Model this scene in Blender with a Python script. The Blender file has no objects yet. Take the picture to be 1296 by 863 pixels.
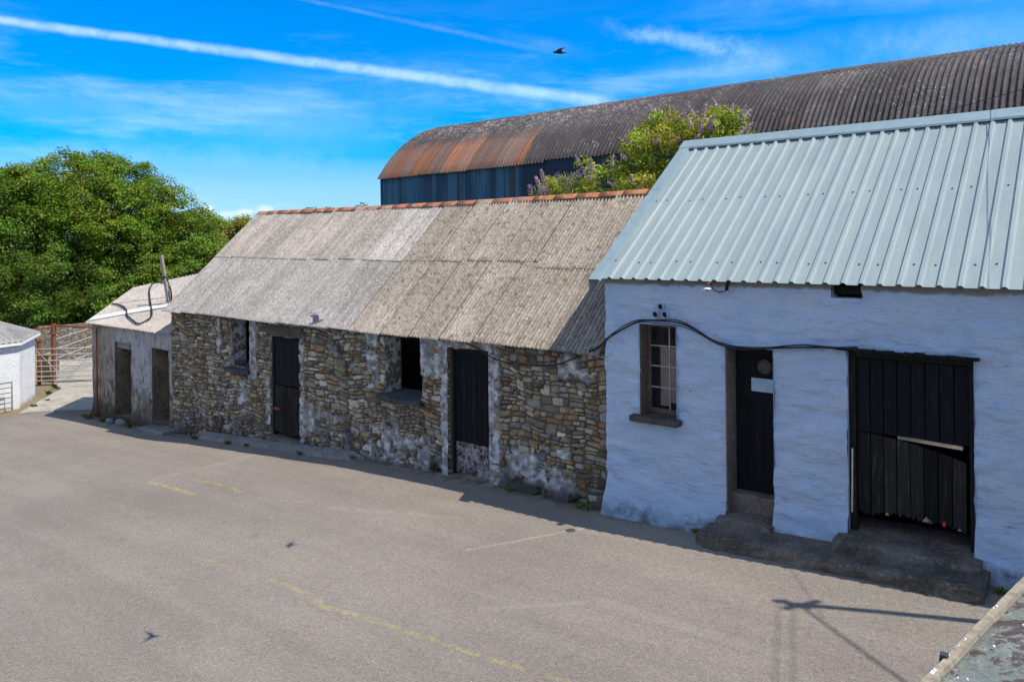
import bpy, math, random
import numpy as np
from mathutils import Vector, Matrix
R = random.Random(7); rng = np.random.default_rng(7)
D = bpy.data; SC = bpy.context.scene; COL = SC.collection
rad = math.radians
SUN = Vector((.497, .168, .855)).normalized()          # direction towards the sun

# ------------------------------------------------------------------ terrain profile
_gx = [-300, -30, -24, -20.5, -16.2, -14.5, -9.67, -7.5, -5.1, -3.6, -1, 2, 6, 300]
_gz = [-1.35, -1.3, -1.24, -1.05, -.83, -.66, -.27, -.18, -.12, -.03, .13, .27, .35, .35]
def gz(x): return float(np.interp(x, _gx, _gz))

# ------------------------------------------------------------------ noise
def _h(ix, iy, s):
    n = (ix * 374761393 + iy * 668265263 + s * 1442695041) & 0xffffffff
    n = ((n ^ (n >> 13)) * 1274126177) & 0xffffffff
    return ((n ^ (n >> 16)) & 0xffff) / 65535.0
def vnoise(x, y, s=0):
    x = np.asarray(x, float); y = np.asarray(y, float)
    ix = np.floor(x).astype(np.int64); iy = np.floor(y).astype(np.int64)
    fx = x - ix; fy = y - iy; fx = fx*fx*(3-2*fx); fy = fy*fy*(3-2*fy)
    a = _h(ix, iy, s); b = _h(ix+1, iy, s); c = _h(ix, iy+1, s); d = _h(ix+1, iy+1, s)
    return (a*(1-fx)+b*fx)*(1-fy) + (c*(1-fx)+d*fx)*fy
def fbm(x, y, o=4, s=0):
    v = 0; a = .5; t = 0
    for i in range(o):
        v = v + a*vnoise(np.asarray(x)*2**i, np.asarray(y)*2**i, s+i*17); t += a; a *= .5
    return v/t

# ------------------------------------------------------------------ objects
def tag(o, label=None, cat=None, group=None, kind=None):
    if label: o['label'] = label
    if cat: o['category'] = cat
    if group: o['group'] = group
    if kind: o['kind'] = kind
    return o
def empty(name, loc=(0, 0, 0), label=None, cat=None, group=None):
    o = D.objects.new(name, None); COL.objects.link(o); o.location = loc; o.empty_display_size = .3
    return tag(o, label, cat, group)
def wloc(o):
    p = Vector((0, 0, 0))
    while o: p = p + Vector(o.location); o = o.parent
    return p
class MB:
    def __init__(s): s.v = []; s.f = []; s.c = []
    def add(s, vs, fs, col=None):
        b = len(s.v); s.v += [tuple(map(float, p)) for p in vs]; s.f += [tuple(i+b for i in f) for f in fs]
        s.c += [col or (1, 1, 1)]*len(vs)
    def box(s, a, b, jit=0, col=None):
        x0, y0, z0 = a; x1, y1, z1 = b
        vs = [(x, y, z) for z in (z0, z1) for y in (y0, y1) for x in (x0, x1)]
        if jit: vs = [(x+R.uniform(-jit, jit), y+R.uniform(-jit, jit), z+R.uniform(-jit, jit)) for x, y, z in vs]
        s.add(vs, [(0, 2, 3, 1), (4, 5, 7, 6), (0, 1, 5, 4), (2, 6, 7, 3), (0, 4, 6, 2), (1, 3, 7, 5)], col)
    def bar(s, a, b, w, h, up=(0, 0, 1), col=None):
        a = Vector(a); b = Vector(b); d = (b-a).normalized(); u = Vector(up)
        sd = d.cross(u).normalized(); u = sd.cross(d)
        vs = [p + sd*i*w/2 + u*j*h/2 for p in (a, b) for i, j in ((-1, -1), (1, -1), (1, 1), (-1, 1))]
        s.add(vs, [(0, 1, 2, 3), (7, 6, 5, 4), (0, 4, 5, 1), (1, 5, 6, 2), (2, 6, 7, 3), (3, 7, 4, 0)], col)
    def tube(s, pts, r, n=8, col=None, caps=True):
        pts = [Vector(p) for p in pts]; rs = r if isinstance(r, (list, tuple)) else [r]*len(pts)
        vs = []; fs = []
        for i, p in enumerate(pts):
            d = (pts[min(i+1, len(pts)-1)] - pts[max(i-1, 0)]).normalized()
            a = d.cross(Vector((0, 0, 1))) if abs(d.z) < .95 else d.cross(Vector((0, 1, 0)))
            a.normalize(); b = d.cross(a)
            for k in range(n):
                t = 2*math.pi*k/n; vs.append(p + a*math.cos(t)*rs[i] + b*math.sin(t)*rs[i])
        for i in range(len(pts)-1):
            for k in range(n):
                fs.append((i*n+k, i*n+(k+1) % n, (i+1)*n+(k+1) % n, (i+1)*n+k))
        if caps: fs.append(tuple(range(n))[::-1]); fs.append(tuple(range((len(pts)-1)*n, len(pts)*n)))
        s.add(vs, fs, col)
    def grid(s, P, skip=None, col=None):
        """P: array (n,m,3)"""
        n, m = P.shape[:2]; b = len(s.v); s.v += [tuple(p) for p in P.reshape(-1, 3).tolist()]
        for i in range(n-1):
            for j in range(m-1):
                if skip is not None and skip[i, j]: continue
                s.f.append((b+i*m+j, b+(i+1)*m+j, b+(i+1)*m+j+1, b+i*m+j+1))
        s.c += [tuple(c) for c in col.reshape(-1, 3).tolist()] if isinstance(col, np.ndarray) else [col or (1, 1, 1)]*(n*m)
    def build(s, name, mat, parent=None, smooth=False, bevel=0, off=None):
        me = D.meshes.new(name)
        o = D.objects.new(name, me); COL.objects.link(o)
        if parent: o.parent = parent
        q = wloc(parent) if parent else Vector((0, 0, 0))
        if off is not None:
            o.location = Vector(off) - q; q = Vector(off)
        me.from_pydata([(x-q.x, y-q.y, z-q.z) for x, y, z in s.v], [], s.f)
        ca = me.color_attributes.new('Col', 'FLOAT_COLOR', 'POINT')
        ca.data.foreach_set('color', np.c_[np.array(s.c, float).reshape(-1, 3), np.ones(len(s.v))].ravel())
        me.materials.append(mat)
        if smooth: me.polygons.foreach_set('use_smooth', [True]*len(me.polygons))
        me.update()
        if bevel:
            m = o.modifiers.new('bevel', 'BEVEL'); m.width = bevel; m.segments = 2; m.limit_method = 'ANGLE'
        return o
def copy_tree(o, parent=None):
    c = o.copy(); COL.objects.link(c); c.parent = parent
    for ch in [k for k in D.objects if k.parent == o]: copy_tree(ch, c)
    return c

# ------------------------------------------------------------------ materials
class NT:
    def __init__(s, name, rough=.85, spec=.3):
        s.m = D.materials.new(name); s.m.use_nodes = True; s.t = s.m.node_tree
        s.b = s.t.nodes['Principled BSDF']; s.b.inputs['Roughness'].default_value = rough
        s.b.inputs['Specular IOR Level'].default_value = spec
        s.tc = s.t.nodes.new('ShaderNodeNewGeometry').outputs['Position']
    def n(s, typ, **kw):
        x = s.t.nodes.new('ShaderNode'+typ)
        for k, v in kw.items(): setattr(x, k, v)
        return x
    def put(s, sock, v):
        if isinstance(v, bpy.types.NodeSocket): s.t.links.new(v, sock)
        elif isinstance(v, (tuple, list)) and len(v) == 3 and sock.type == 'RGBA': sock.default_value = (*v, 1)
        else: sock.default_value = v
    def noise(s, sc, det=5, rough=.6, vec=None, stretch=None, dist=0):
        v = vec or s.tc
        if stretch:
            mp = s.n('Mapping'); s.put(mp.inputs[0], v); mp.inputs['Scale'].default_value = stretch; v = mp.outputs[0]
        x = s.n('TexNoise'); s.put(x.inputs['Vector'], v)
        x.inputs['Scale'].default_value = sc; x.inputs['Detail'].default_value = det
        x.inputs['Roughness'].default_value = rough; x.inputs['Distortion'].default_value = dist
        return x.outputs['Fac']
    def vor(s, sc, stretch=None, feature='F1', out='Distance', rnd=1):
        v = s.tc
        if stretch:
            mp = s.n('Mapping'); s.put(mp.inputs[0], v); mp.inputs['Scale'].default_value = stretch; v = mp.outputs[0]
        x = s.n('TexVoronoi', feature=feature); s.put(x.inputs['Vector'], v); x.inputs['Scale'].default_value = sc
        x.inputs['Randomness'].default_value = rnd
        return x.outputs[out]
    def ramp(s, f, a, b, lo=0., hi=1.):
        x = s.n('MapRange'); x.interpolation_type = 'SMOOTHSTEP'
        s.put(x.inputs['Value'], f); x.inputs['From Min'].default_value = a; x.inputs['From Max'].default_value = b
        x.inputs['To Min'].default_value = lo; x.inputs['To Max'].default_value = hi
        return x.outputs[0]
    def math(s, op, a, b=0., c=None):
        x = s.n('Math', operation=op); s.put(x.inputs[0], a); s.put(x.inputs[1], b)
        if c is not None: s.put(x.inputs[2], c)
        return x.outputs[0]
    def mix(s, f, a, b, mode='MIX'):
        x = s.n('Mix', data_type='RGBA', blend_type=mode); s.put(x.inputs['Factor'], f)
        s.put(x.inputs['A'], a); s.put(x.inputs['B'], b); return x.outputs['Result']
    def attr(s, nm='Col'):
        x = s.n('Attribute', attribute_name=nm); return x.outputs['Color']
    def xyz(s):
        x = s.n('SeparateXYZ'); s.put(x.inputs[0], s.tc); return x.outputs
    def col(s, c): s.put(s.b.inputs['Base Color'], c)
    def bump(s, h, dist=.01, strength=1.):
        x = s.n('Bump'); x.inputs['Distance'].default_value = dist; x.inputs['Strength'].default_value = strength
        s.put(x.inputs['Height'], h); s.put(s.b.inputs['Normal'], x.outputs[0]); return s
    def val(s, c, k):        # multiply colour by scalar socket
        x = s.n('Mix', data_type='RGBA', blend_type='MULTIPLY'); x.inputs['Factor'].default_value = 1
        s.put(x.inputs['A'], c)
        y = s.n('CombineColor'); [s.put(y.inputs[i], k) for i in range(3)]
        s.put(x.inputs['B'], y.outputs[0]); return x.outputs['Result']

def simple(name, c, rough=.8, var=.25, sc=20, bump=.003, spec=.3, metal=0):
    m = NT(name, rough, spec); f = m.noise(sc, 6)
    m.col(m.val(c, m.ramp(f, .25, .75, 1-var, 1+var))); m.b.inputs['Metallic'].default_value = metal
    if bump: m.bump(m.noise(sc*3, 4), bump)
    return m.m

# ---- asphalt with worn yellow marks
YL = [  # (x0,y0,x1,y1,width,strength)
 (-14.71, 4.9, -14.71, 5.89, .05, .75), (-14.71, 5.89, -14.34, 7.54, .045, .55), (-11.98, 5.64, -10.54, 5.6, .045, .9),
 (-12.06, 5.75, -12.05, 7.51, .05, .7), (-11.98, 5.64, -12.06, 5.75, .04, .8), (-11.39, 6.05, -10.55, 6.07, .04, .8),
 (-10.3, 6.06, -9.91, 5.98, .045, .8), (-9.37, 5.95, -8.7, 6.19, .035, .4), (-12.9, 5.5, -12.3, 6.6, .03, .35),
 (-8.04, 4.31, -6.57, 4.48, .035, .4), (-6.57, 4.48, -5.9, 4.41, .04, .55), (-5.9, 4.41, -5.23, 4.51, .04, .7), (-5.23, 4.51, -4.12, 4.55, .035, .65),
 (-4.12, 4.55, -3.0, 4.64, .03, .6)]
SC_ = [(-5.68, 6.17, -4.95, 7.45, .03, .4), (-3.74, 5.89, -1.94, 5.87, .08, .16), (-4.6, 5.2, -3.74, 5.89, .05, .2), (-8.2, 6.2, -6.4, 6.9, .06, .15)]
def segs(m, S, warp):
    tot = None
    for x0, y0, x1, y1, w, st in S:
        sub = m.n('VectorMath', operation='SUBTRACT'); m.put(sub.inputs[0], warp); sub.inputs[1].default_value = (x0, y0, 0)
        L2 = (x1-x0)**2+(y1-y0)**2
        dt = m.n('VectorMath', operation='DOT_PRODUCT'); m.put(dt.inputs[0], sub.outputs[0]); dt.inputs[1].default_value = ((x1-x0)/L2, (y1-y0)/L2, 0)
        cl = m.n('Clamp'); m.put(cl.inputs[0], dt.outputs['Value'])
        scv = m.n('VectorMath', operation='SCALE'); scv.inputs[0].default_value = (x1-x0, y1-y0, 0); m.put(scv.inputs['Scale'], cl.outputs[0])
        ds = m.n('VectorMath', operation='DISTANCE'); m.put(ds.inputs[0], sub.outputs[0]); m.put(ds.inputs[1], scv.outputs[0])
        v = m.ramp(ds.outputs['Value'], w*1.3, w*.5, 0, st)
        tot = v if tot is None else m.math('MAXIMUM', tot, v)
    return tot
def asphalt():
    m = NT('asphalt', .9, .25)
    flat = m.n('VectorMath', operation='MULTIPLY'); m.put(flat.inputs[0], m.tc); flat.inputs[1].default_value = (1, 1, 0)
    nz = m.n('TexNoise'); m.put(nz.inputs['Vector'], flat.outputs[0]); nz.inputs['Scale'].default_value = 3; nz.inputs['Detail'].default_value = 3
    s1 = m.n('VectorMath', operation='MULTIPLY_ADD'); m.put(s1.inputs[0], nz.outputs['Color']); s1.inputs[1].default_value = (.09, .09, 0); m.put(s1.inputs[2], flat.outputs[0])
    s2 = m.n('VectorMath', operation='ADD'); m.put(s2.inputs[0], s1.outputs[0]); s2.inputs[1].default_value = (-.045, -.045, 0)
    warp = s2.outputs[0]
    big = m.noise(.35, 5, .6); mid = m.noise(2.2, 6, .65); fine = m.noise(70, 3, .7); agg = m.vor(150)
    c = m.mix(m.ramp(big, .35, .65), (.205, .176, .146), (.235, .204, .169))
    c = m.mix(m.ramp(mid, .35, .7, 0, .25), c, (.185, .157, .137))
    c = m.val(c, m.ramp(fine, .3, .7, .72, 1.28)); c = m.val(c, m.ramp(m.noise(24, 4, .7), .3, .7, .88, 1.12)); c = m.val(c, m.ramp(agg, .1, .8, .85, 1.18))
    # streaky wear running along the yard
    st = m.noise(1.1, 5, .6, stretch=(.25, 2.2, 1)); c = m.val(c, m.ramp(st, .3, .7, .93, 1.07))
    # pale grit
    gr = m.vor(16); gm = m.math('MULTIPLY', m.ramp(gr, .07, .035), m.ramp(m.noise(.9, 3), .45, .62)); c = m.mix(gm, c, (.6, .56, .5))
    gr2 = m.vor(5.3); c = m.mix(m.ramp(gr2, .03, .018), c, (.7, .68, .62))
    # dark spots / oil
    od = m.vor(.9); c = m.mix(m.math('MULTIPLY', m.ramp(od, .1, .02), .2), c, (.07, .06, .055))
    wearn = m.math('MULTIPLY', m.ramp(m.noise(14, 6, .7), .42, .6), m.ramp(m.noise(1.7, 3), .3, .55, .45, 1))
    y = m.math('MULTIPLY', segs(m, YL, warp), wearn); c = m.mix(m.math('MULTIPLY', y, .6), c, (.48, .42, .07))
    p = m.math('MULTIPLY', segs(m, SC_, warp), m.ramp(m.noise(10, 5, .7), .3, .6)); c = m.mix(p, c, (.42, .38, .33))
    # small round dark spot
    ds = m.n('VectorMath', operation='DISTANCE'); m.put(ds.inputs[0], warp); ds.inputs[1].default_value = (-5.05, 7.3, 0)
    c = m.mix(m.ramp(ds.outputs['Value'], .075, .05, 0, .85), c, (.03, .028, .03))
    # moss and dirt line near the walls
    sy = m.xyz()
    wl = m.math('MULTIPLY', m.ramp(sy[1], 7.75, 8.1), m.ramp(m.noise(5, 5), .4, .6)); c = m.mix(m.math('MULTIPLY', wl, .7), c, (.075, .06, .035))
    m.col(c); m.bump(m.math('ADD', m.math('MULTIPLY', fine, .6), m.math('MULTIPLY', agg, .4)), .006, .8)
    return m.m
M = {}
M['asphalt'] = asphalt()
def concrete(name, c, dark=(.05, .045, .035), amt=.5):
    m = NT(name, .92, .2); a = m.noise(2.5, 6, .65); b = m.noise(30, 5, .7)
    k = m.mix(m.ramp(a, .35, .65, 0, amt), c, dark); k = m.val(k, m.ramp(b, .2, .8, .7, 1.3))
    k = m.mix(m.math('MULTIPLY', m.ramp(m.noise(24, 6, .75), .54, .64), .6), k, tuple(min(1, q*1.9) for q in c))
    m.col(k); m.bump(m.math('ADD', m.math('MULTIPLY', b, .5), m.math('MULTIPLY', m.noise(11, 7, .75), 1.2)), .045); return m.m
M['track'] = concrete('track_concrete', (.5, .45, .38), (.2, .17, .13), .5)
M['step'] = concrete('mossy_concrete', (.21, .18, .15), (.05, .042, .03), .7)
M['sill'] = concrete('weathered_stone', (.12, .11, .09), (.04, .035, .02), .6)
M['slate'] = concrete('slate_stone', (.085, .09, .1), (.03, .03, .035), .4)
M['kerb'] = concrete('kerb_concrete', (.26, .25, .23), (.08, .075, .06), .4)
M['jamb'] = concrete('bare_jamb', (.24, .19, .155), (.1, .08, .065), .5)
def grass():
    m = NT('field_grass', .95, .1); c = m.mix(m.ramp(m.noise(.3, 6), .3, .7), (.07, .1, .02), (.13, .15, .035))
    c = m.val(c, m.ramp(m.noise(12, 5), .2, .8, .6, 1.4)); p = m.xyz(); near = m.math('MULTIPLY', m.ramp(p[0], -36, -31), m.ramp(m.noise(1.5, 6), .3, .5, .6, 1)); c = m.mix(near, c, (.24, .19, .12)); m.col(c); m.bump(m.noise(8, 5), .08); return m.m
M['grass'] = grass()
def stone():
    m = NT('rubble_stone', .9, .2); a = m.attr(); s = m.noise(9, 6, .7); f = m.noise(55, 4, .7)
    c = m.val(a, m.ramp(s, .25, .75, .6, 1.35)); c = m.val(c, m.ramp(f, .2, .8, .75, 1.25))
    c = m.mix(m.math('MULTIPLY', m.ramp(m.noise(5, 6, .7), .55, .7), .45), c, (.07, .05, .035))
    c = m.mix(m.math('MULTIPLY', m.ramp(m.noise(26, 4, .6), .6, .68), .7), c, (.42, .4, .36))
    c = m.mix(m.math('MULTIPLY', m.ramp(m.noise(3.1, 4), .58, .68), .35), c, (.17, .13, .03))
    m.col(c); m.bump(m.math('ADD', m.math('MULTIPLY', s, 1.0), m.math('MULTIPLY', f, .5)), .035); return m.m
M['stone'] = stone()
def rubble_flat(name, tone=1.):
    m = NT(name, .92, .2)
    e = m.vor(5.5, (1, 1, 2.2), 'DISTANCE_TO_EDGE'); cc = m.vor(5.5, (1, 1, 2.2), 'F1', 'Color')
    hs = m.n('SeparateColor'); m.put(hs.inputs[0], cc)
    c = m.mix(hs.outputs[0], tuple(tone*q for q in (.16, .12, .08)), tuple(tone*q for q in (.25, .22, .18)))
    c = m.val(c, m.ramp(m.noise(14, 6), .2, .8, .6, 1.4)); c = m.mix(m.ramp(e, .04, .0), c, (.07, .06, .045))
    m.col(c); m.bump(m.math('ADD', m.ramp(e, 0, .1), m.math('MULTIPLY', m.noise(20, 5), .5)), .03); return m.m
M['innerwall'] = concrete('dirty_inner_wall', (.24, .185, .13), (.07, .05, .035), .7)
M['rubble'] = rubble_flat('rubble_masonry'); M['backwall'] = rubble_flat('pale_rubble', 1.2)
def mortar():
    m = NT('mortar', .95, .1); c = m.mix(m.noise(6, 5), (.07, .055, .04), (.19, .155, .115)); m.col(c); m.bump(m.noise(25, 5), .03); return m.m
M['mortar'] = mortar()
def plaster():
    m = NT('old_limewash', .92, .15); a = m.attr()
    c = m.val(a, m.ramp(m.noise(13, 6, .7), .25, .75, .65, 1.2))
    c = m.mix(m.math('MULTIPLY', m.ramp(m.noise(7, 6, .75), .54, .62), .8), c, (.1, .085, .07))
    c = m.mix(m.math('MULTIPLY', m.ramp(m.noise(30, 4, .7), .6, .68), .7), c, (.05, .045, .04))
    m.col(c); m.bump(m.noise(16, 7, .7), .03); return m.m
M['plaster'] = plaster()
def bluelit_wall():
    m = NT('bluelit_white_limewash', .82, .2); sz = m.xyz()
    c = m.mix(m.ramp(m.noise(3, 6, .65), .3, .7), (.60, .76, .99), (.72, .83, .99))  # white limewash, with the blue of the skylight painted into its base colour
    c = m.mix(m.ramp(m.noise(7, 6, .7, stretch=(1, 1, 2.5)), .52, .7, 0, .5), c, (.42, .58, .92))
    c = m.mix(m.ramp(m.noise(4.5, 6, .7, stretch=(.6, 1, 2.2)), .55, .72, 0, .35), c, (.6, .56, .68))
    # chips and cracks in broken horizontal runs
    ch = m.math('MULTIPLY', m.ramp(m.noise(18, 5, .75, stretch=(.45, 1, 2)), .65, .71), m.ramp(m.noise(2.2, 3, stretch=(.5, 1, 1.6)), .46, .58))
    c = m.mix(ch, c, (.12, .11, .12))
    # bare mortar band under the eaves
    tn = m.math('ADD', sz[2], m.math('MULTIPLY', m.noise(6, 5), .12)); c = m.mix(m.ramp(tn, 2.80, 2.84), c, (.36, .33, .28))
    # dirty foot
    fn = m.math('ADD', m.math('SUBTRACT', sz[2], m.math('MULTIPLY', sz[0], .06)), m.math('MULTIPLY', m.noise(7, 6, .7), -.35))
    c = m.mix(m.ramp(fn, .2, .08, 0, .95), c, (.06, .055, .05))
    c = m.mix(m.math('MULTIPLY', m.ramp(fn, .45, .25), m.ramp(m.noise(3, 5), .35, .6, .2, .8)), c, (.52, .68, .86))
    m.col(c)
    h = m.math('ADD', m.math('MULTIPLY', m.noise(6, 7, .75, stretch=(.6, 1, 2.2)), 1.4), m.math('MULTIPLY', m.noise(45, 4), .2))
    m.bump(m.math('SUBTRACT', h, m.math('MULTIPLY', ch, .4)), .085, 1.); return m.m
M['bluelit_wall'] = bluelit_wall()
def shedwall():
    m = NT('stained_render', .92, .15); p = m.xyz()
    base = m.mix(m.ramp(m.noise(2, 5), .35, .65), (.24, .19, .145), (.36, .31, .25))
    wm = m.math('MULTIPLY', m.ramp(m.math('ADD', p[0], m.math('MULTIPLY', m.noise(3, 4), .5)), -19.1, -18.7), m.ramp(m.math('ADD', p[2], m.math('MULTIPLY', m.noise(5, 6, .7), 1.2)), .1, .9))
    c = m.mix(m.math('MULTIPLY', wm, .85), base, (.4, .38, .38))
    stk = m.noise(5, 7, .75, stretch=(1.1, 1, .6))
    c = m.mix(m.math('MULTIPLY', m.ramp(stk, .46, .62), m.ramp(p[2], 1.3, -.6, .5, 1)), c, (.07, .055, .045))
    c = m.mix(m.ramp(m.math('ADD', p[2], m.math('MULTIPLY', m.noise(4, 6, .7), 1.0)), .35, -.45), c, (.06, .045, .033))
    c = m.val(c, m.ramp(m.noise(40, 4), .2, .8, .8, 1.2))
    m.col(c); m.bump(m.noise(12, 7, .7), .03); return m.m
M['shedwall'] = shedwall()
def whitewall():
    m = NT('whitewash', .85, .2); p = m.xyz(); c = m.mix(m.ramp(m.noise(3, 5), .3, .75), (.78, .78, .77), (.68, .68, .66))
    c = m.mix(m.ramp(m.math('ADD', p[2], m.math('MULTIPLY', m.noise(5, 5), .3)), -1.0, -1.2), c, (.4, .33, .22)); m.col(c); m.bump(m.noise(14, 5), .02); return m.m
M['white'] = whitewall()
def asbestos():
    m = NT('fibre_cement', .93, .15); a = m.attr()
    f = m.noise(24, 5, .75, stretch=(1.5, .7, .7)); c = m.val(a, m.ramp(f, .3, .7, .66, 1.34))
    c = m.val(c, m.ramp(m.noise(1.3, 5), .3, .7, .86, 1.12))
    sp = m.noise(21, 3, .6, dist=.3); c = m.mix(m.math('MULTIPLY', m.ramp(sp, .63, .68), .8), c, (.1, .085, .06))
    mo = m.noise(9, 5, .65); xx = m.xyz()
    c = m.mix(m.math('MULTIPLY', m.ramp(mo, .53, .66), m.ramp(xx[0], -10.6, -9.6, .12, .85)), c, (.15, .105, .065))
    c = m.mix(m.math('MULTIPLY', m.ramp(m.noise(28, 3, .6, stretch=(1, 1, 1.3)), .62, .67), .6), c, (.72, .7, .66))
    c = m.mix(m.math('MULTIPLY', m.ramp(m.noise(3.3, 3), .7, .76), .5), c, (.42, .27, .08))
    m.col(c); m.bump(f, .006); return m.m
M['asbestos'] = asbestos()
def bluetin():
    m = NT('pale_blue_tin', .5, .35); c = m.mix(m.ramp(m.noise(2, 5, .6, stretch=(3, .5, .5)), .35, .65), (.275, .335, .335), (.32, .375, .365))
    c = m.val(c, m.ramp(m.noise(60, 3), .3, .7, .94, 1.06)); c = m.mix(m.ramp(m.noise(4, 6, .7, stretch=(4, .4, .4)), .5, .8, 0, .35), c, (.26, .25, .21)); c = m.mix(m.ramp(m.vor(6), .035, .02), c, (.75, .75, .7)); m.col(c)
    m.bump(m.noise(1.8, 2), .01, .4); return m.m
M['tin'] = bluetin()
M['tincap'] = simple('ridge_tin', (.25, .33, .35), .5, .08, 6, .001, .35)
def barnroof():
    m = NT('rusty_corrugated_roof', .8, .3); p = m.xyz()
    c = m.mix(m.ramp(m.noise(.9, 6, .65), .35, .65), (.038, .034, .038), (.075, .064, .064))
    st = m.noise(2.2, 6, .7, stretch=(7, .6, .6)); c = m.mix(m.ramp(st, .45, .7, 0, .6), c, (.13, .108, .1))
    st2 = m.noise(1.4, 6, .7, stretch=(9, .5, .5)); c = m.mix(m.ramp(st2, .55, .7, 0, .6), c, (.15, .075, .045))
    wh = m.math('MULTIPLY', m.ramp(m.noise(9, 6, .8, stretch=(1.6, 1, 1)), .56, .64), m.ramp(m.noise(.7, 4), .4, .6, .2, 1)); c = m.mix(m.math('MULTIPLY', wh, .75), c, (.42, .4, .38))
    hi = m.math('ADD', m.math('MULTIPLY', m.ramp(p[2], 6.6, 7.4), m.ramp(m.noise(6, 6, .75), .48, .62)), 0.)
    c = m.mix(m.math('MULTIPLY', m.math('MULTIPLY', hi, m.ramp(p[0], -9, -14, .25, 1)), .7), c, (.36, .32, .3))
    # rust sheets at the far end, low on the curve
    cell = m.noise(.9, 3, .5, stretch=(1.6, .25, .25))
    rm = m.math('MULTIPLY', m.ramp(m.math('ADD', p[0], m.math('MULTIPLY', m.noise(2, 3), .3)), -13.9, -14.1), m.ramp(m.math('ADD', p[2], m.math('MULTIPLY', m.noise(2.5, 5, .7), .9)), 7.5, 6.9))
    rust = m.mix(m.ramp(m.noise(3, 6, .7, stretch=(3, .5, .5)), .35, .65), (.36, .12, .04), (.22, .12, .085))
    rust = m.mix(m.ramp(cell, .42, .58, .0, .75), rust, (.2, .145, .125))
    c = m.mix(m.math('MULTIPLY', rm, .92), c, rust)
    r2 = m.n('VectorMath', operation='DISTANCE'); m.put(r2.inputs[0], m.tc); r2.inputs[1].default_value = (-6.2, 18.35, 6.25)
    c = m.mix(m.ramp(m.math('ADD', r2.outputs['Value'], m.math('MULTIPLY', m.noise(5, 4), .3)), .4, .1, 0, .6), c, (.36, .16, .08))
    c = m.val(c, m.ramp(m.noise(25, 4), .2, .8, .8, 1.2)); c = m.mix(1., c, m.attr(), 'MULTIPLY')
    m.col(c); m.bump(m.noise(20, 5), .01); return m.m
M['barnroof'] = barnroof()
def barnside():
    m = NT('blue_corrugated_wall', .75, .3); p = m.xyz()
    s = m.noise(.8, 5, .6, stretch=(2.5, 1, .15)); c = m.mix(m.ramp(s, .42, .58), (.016, .055, .095), (.04, .125, .2))
    c = m.mix(m.ramp(m.noise(1.3, 5, .7, stretch=(3, 1, .12)), .56, .64, 0, .9), c, (.045, .033, .032))
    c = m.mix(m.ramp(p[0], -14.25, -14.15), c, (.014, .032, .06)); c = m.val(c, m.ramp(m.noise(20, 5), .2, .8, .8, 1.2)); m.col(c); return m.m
M['barnside'] = barnside()
def terracotta():
    m = NT('terracotta', .85, .2); a = m.attr(); c = m.mix(m.ramp(m.noise(8, 6), .35, .65), (.36, .13, .06), (.46, .2, .1)); c = m.mix(1., c, a, 'MULTIPLY')
    c = m.mix(m.ramp(m.noise(9, 5, .7), .6, .66, 0, .85), c, (.62, .55, .47)); c = m.mix(m.ramp(m.noise(13, 5, .7), .62, .7, 0, .7), c, (.12, .09, .06))
    m.col(c); m.bump(m.noise(30, 5), .01); return m.m
M['terracotta'] = terracotta()
def blackwood(name, c=(.007, .009, .011), worn=(.08, .06, .05), amt=.25, rough=.55):
    m = NT(name, rough+.15, .12); g = m.noise(5, 6, .7, stretch=(6, 6, .5)); a = m.attr()
    k = m.mix(m.ramp(g, .5, .75, 0, amt), c, worn); k = m.mix(1., k, a, 'MULTIPLY')
    k = m.mix(m.math('MULTIPLY', m.ramp(m.noise(17, 5, .8, stretch=(2, 2, .6)), .68, .74), .55), k, (.25, .25, .25))
    m.col(k); m.bump(g, .006); return m.m
M['black'] = blackwood('black_painted_boards'); M['brownblack'] = blackwood('worn_black_boards', (.017, .015, .014), (.1, .08, .06), .5, .75)
def peeled():
    m = NT('peeling_paint_panel', .85, .2); c = m.mix(m.ramp(m.noise(15, 8, .8), .4, .62), (.02, .018, .018), (.4, .33, .33)); m.col(c); m.bump(m.noise(13, 6, .75), .02); return m.m
M['peeled'] = peeled()
M['wood'] = simple('grey_timber', (.3, .26, .21), .85, .3, 12, .004)
M['splinter'] = simple('split_wood', (.33, .2, .11), .85, .3, 30, .003)
M['palewood'] = simple('pale_plank', (.62, .47, .3), .8, .2, 10, .003)
M['framewood'] = simple('brown_window_frame', (.13, .09, .07), .8, .4, 18, .005)
M['board'] = simple('brown_board', (.2, .145, .125), .85, .25, 9, .004)
M['muntin'] = simple('pale_glazing_bar', (.34, .3, .27), .7, .2, 30, .002)
M['cable'] = simple('black_cable', (.018, .018, .022), .55, .2, 10, 0)
M['rust'] = simple('rusty_steel', (.22, .075, .035), .85, .4, 14, .004)
M['galv'] = simple('galvanised_steel', (.5, .48, .45), .45, .2, 25, .001, .5, .3)
M['darkgalv'] = simple('dull_steel', (.22, .22, .23), .5, .2, 25, .001, .5, .4)
M['clay'] = simple('clay_pipe', (.3, .24, .2), .8, .3, 20, .004)
M['china'] = simple('white_porcelain', (.75, .74, .7), .3, .05, 10, 0)
M['plate'] = simple('pale_notice', (.33, .45, .5), .5, .15, 6, 0)
M['dark'] = simple('dark_interior', (.02, .018, .016), .95, .3, 5, 0)
M['soil'] = simple('interior_floor', (.05, .042, .035), .95, .3, 5, .01)
M['ochre'] = simple('ochre_render', (.4, .3, .15), .9, .3, 5, .02)
M['paintwhite'] = simple('white_paint', (.82, .82, .8), .7, .08, 10, .003)
M['screw'] = simple('dark_screw', (.05, .055, .06), .5, .1, 10, 0)
M['tan'] = simple('bare_tan_edge', (.3, .25, .18), .9, .3, 25, .006)
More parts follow.
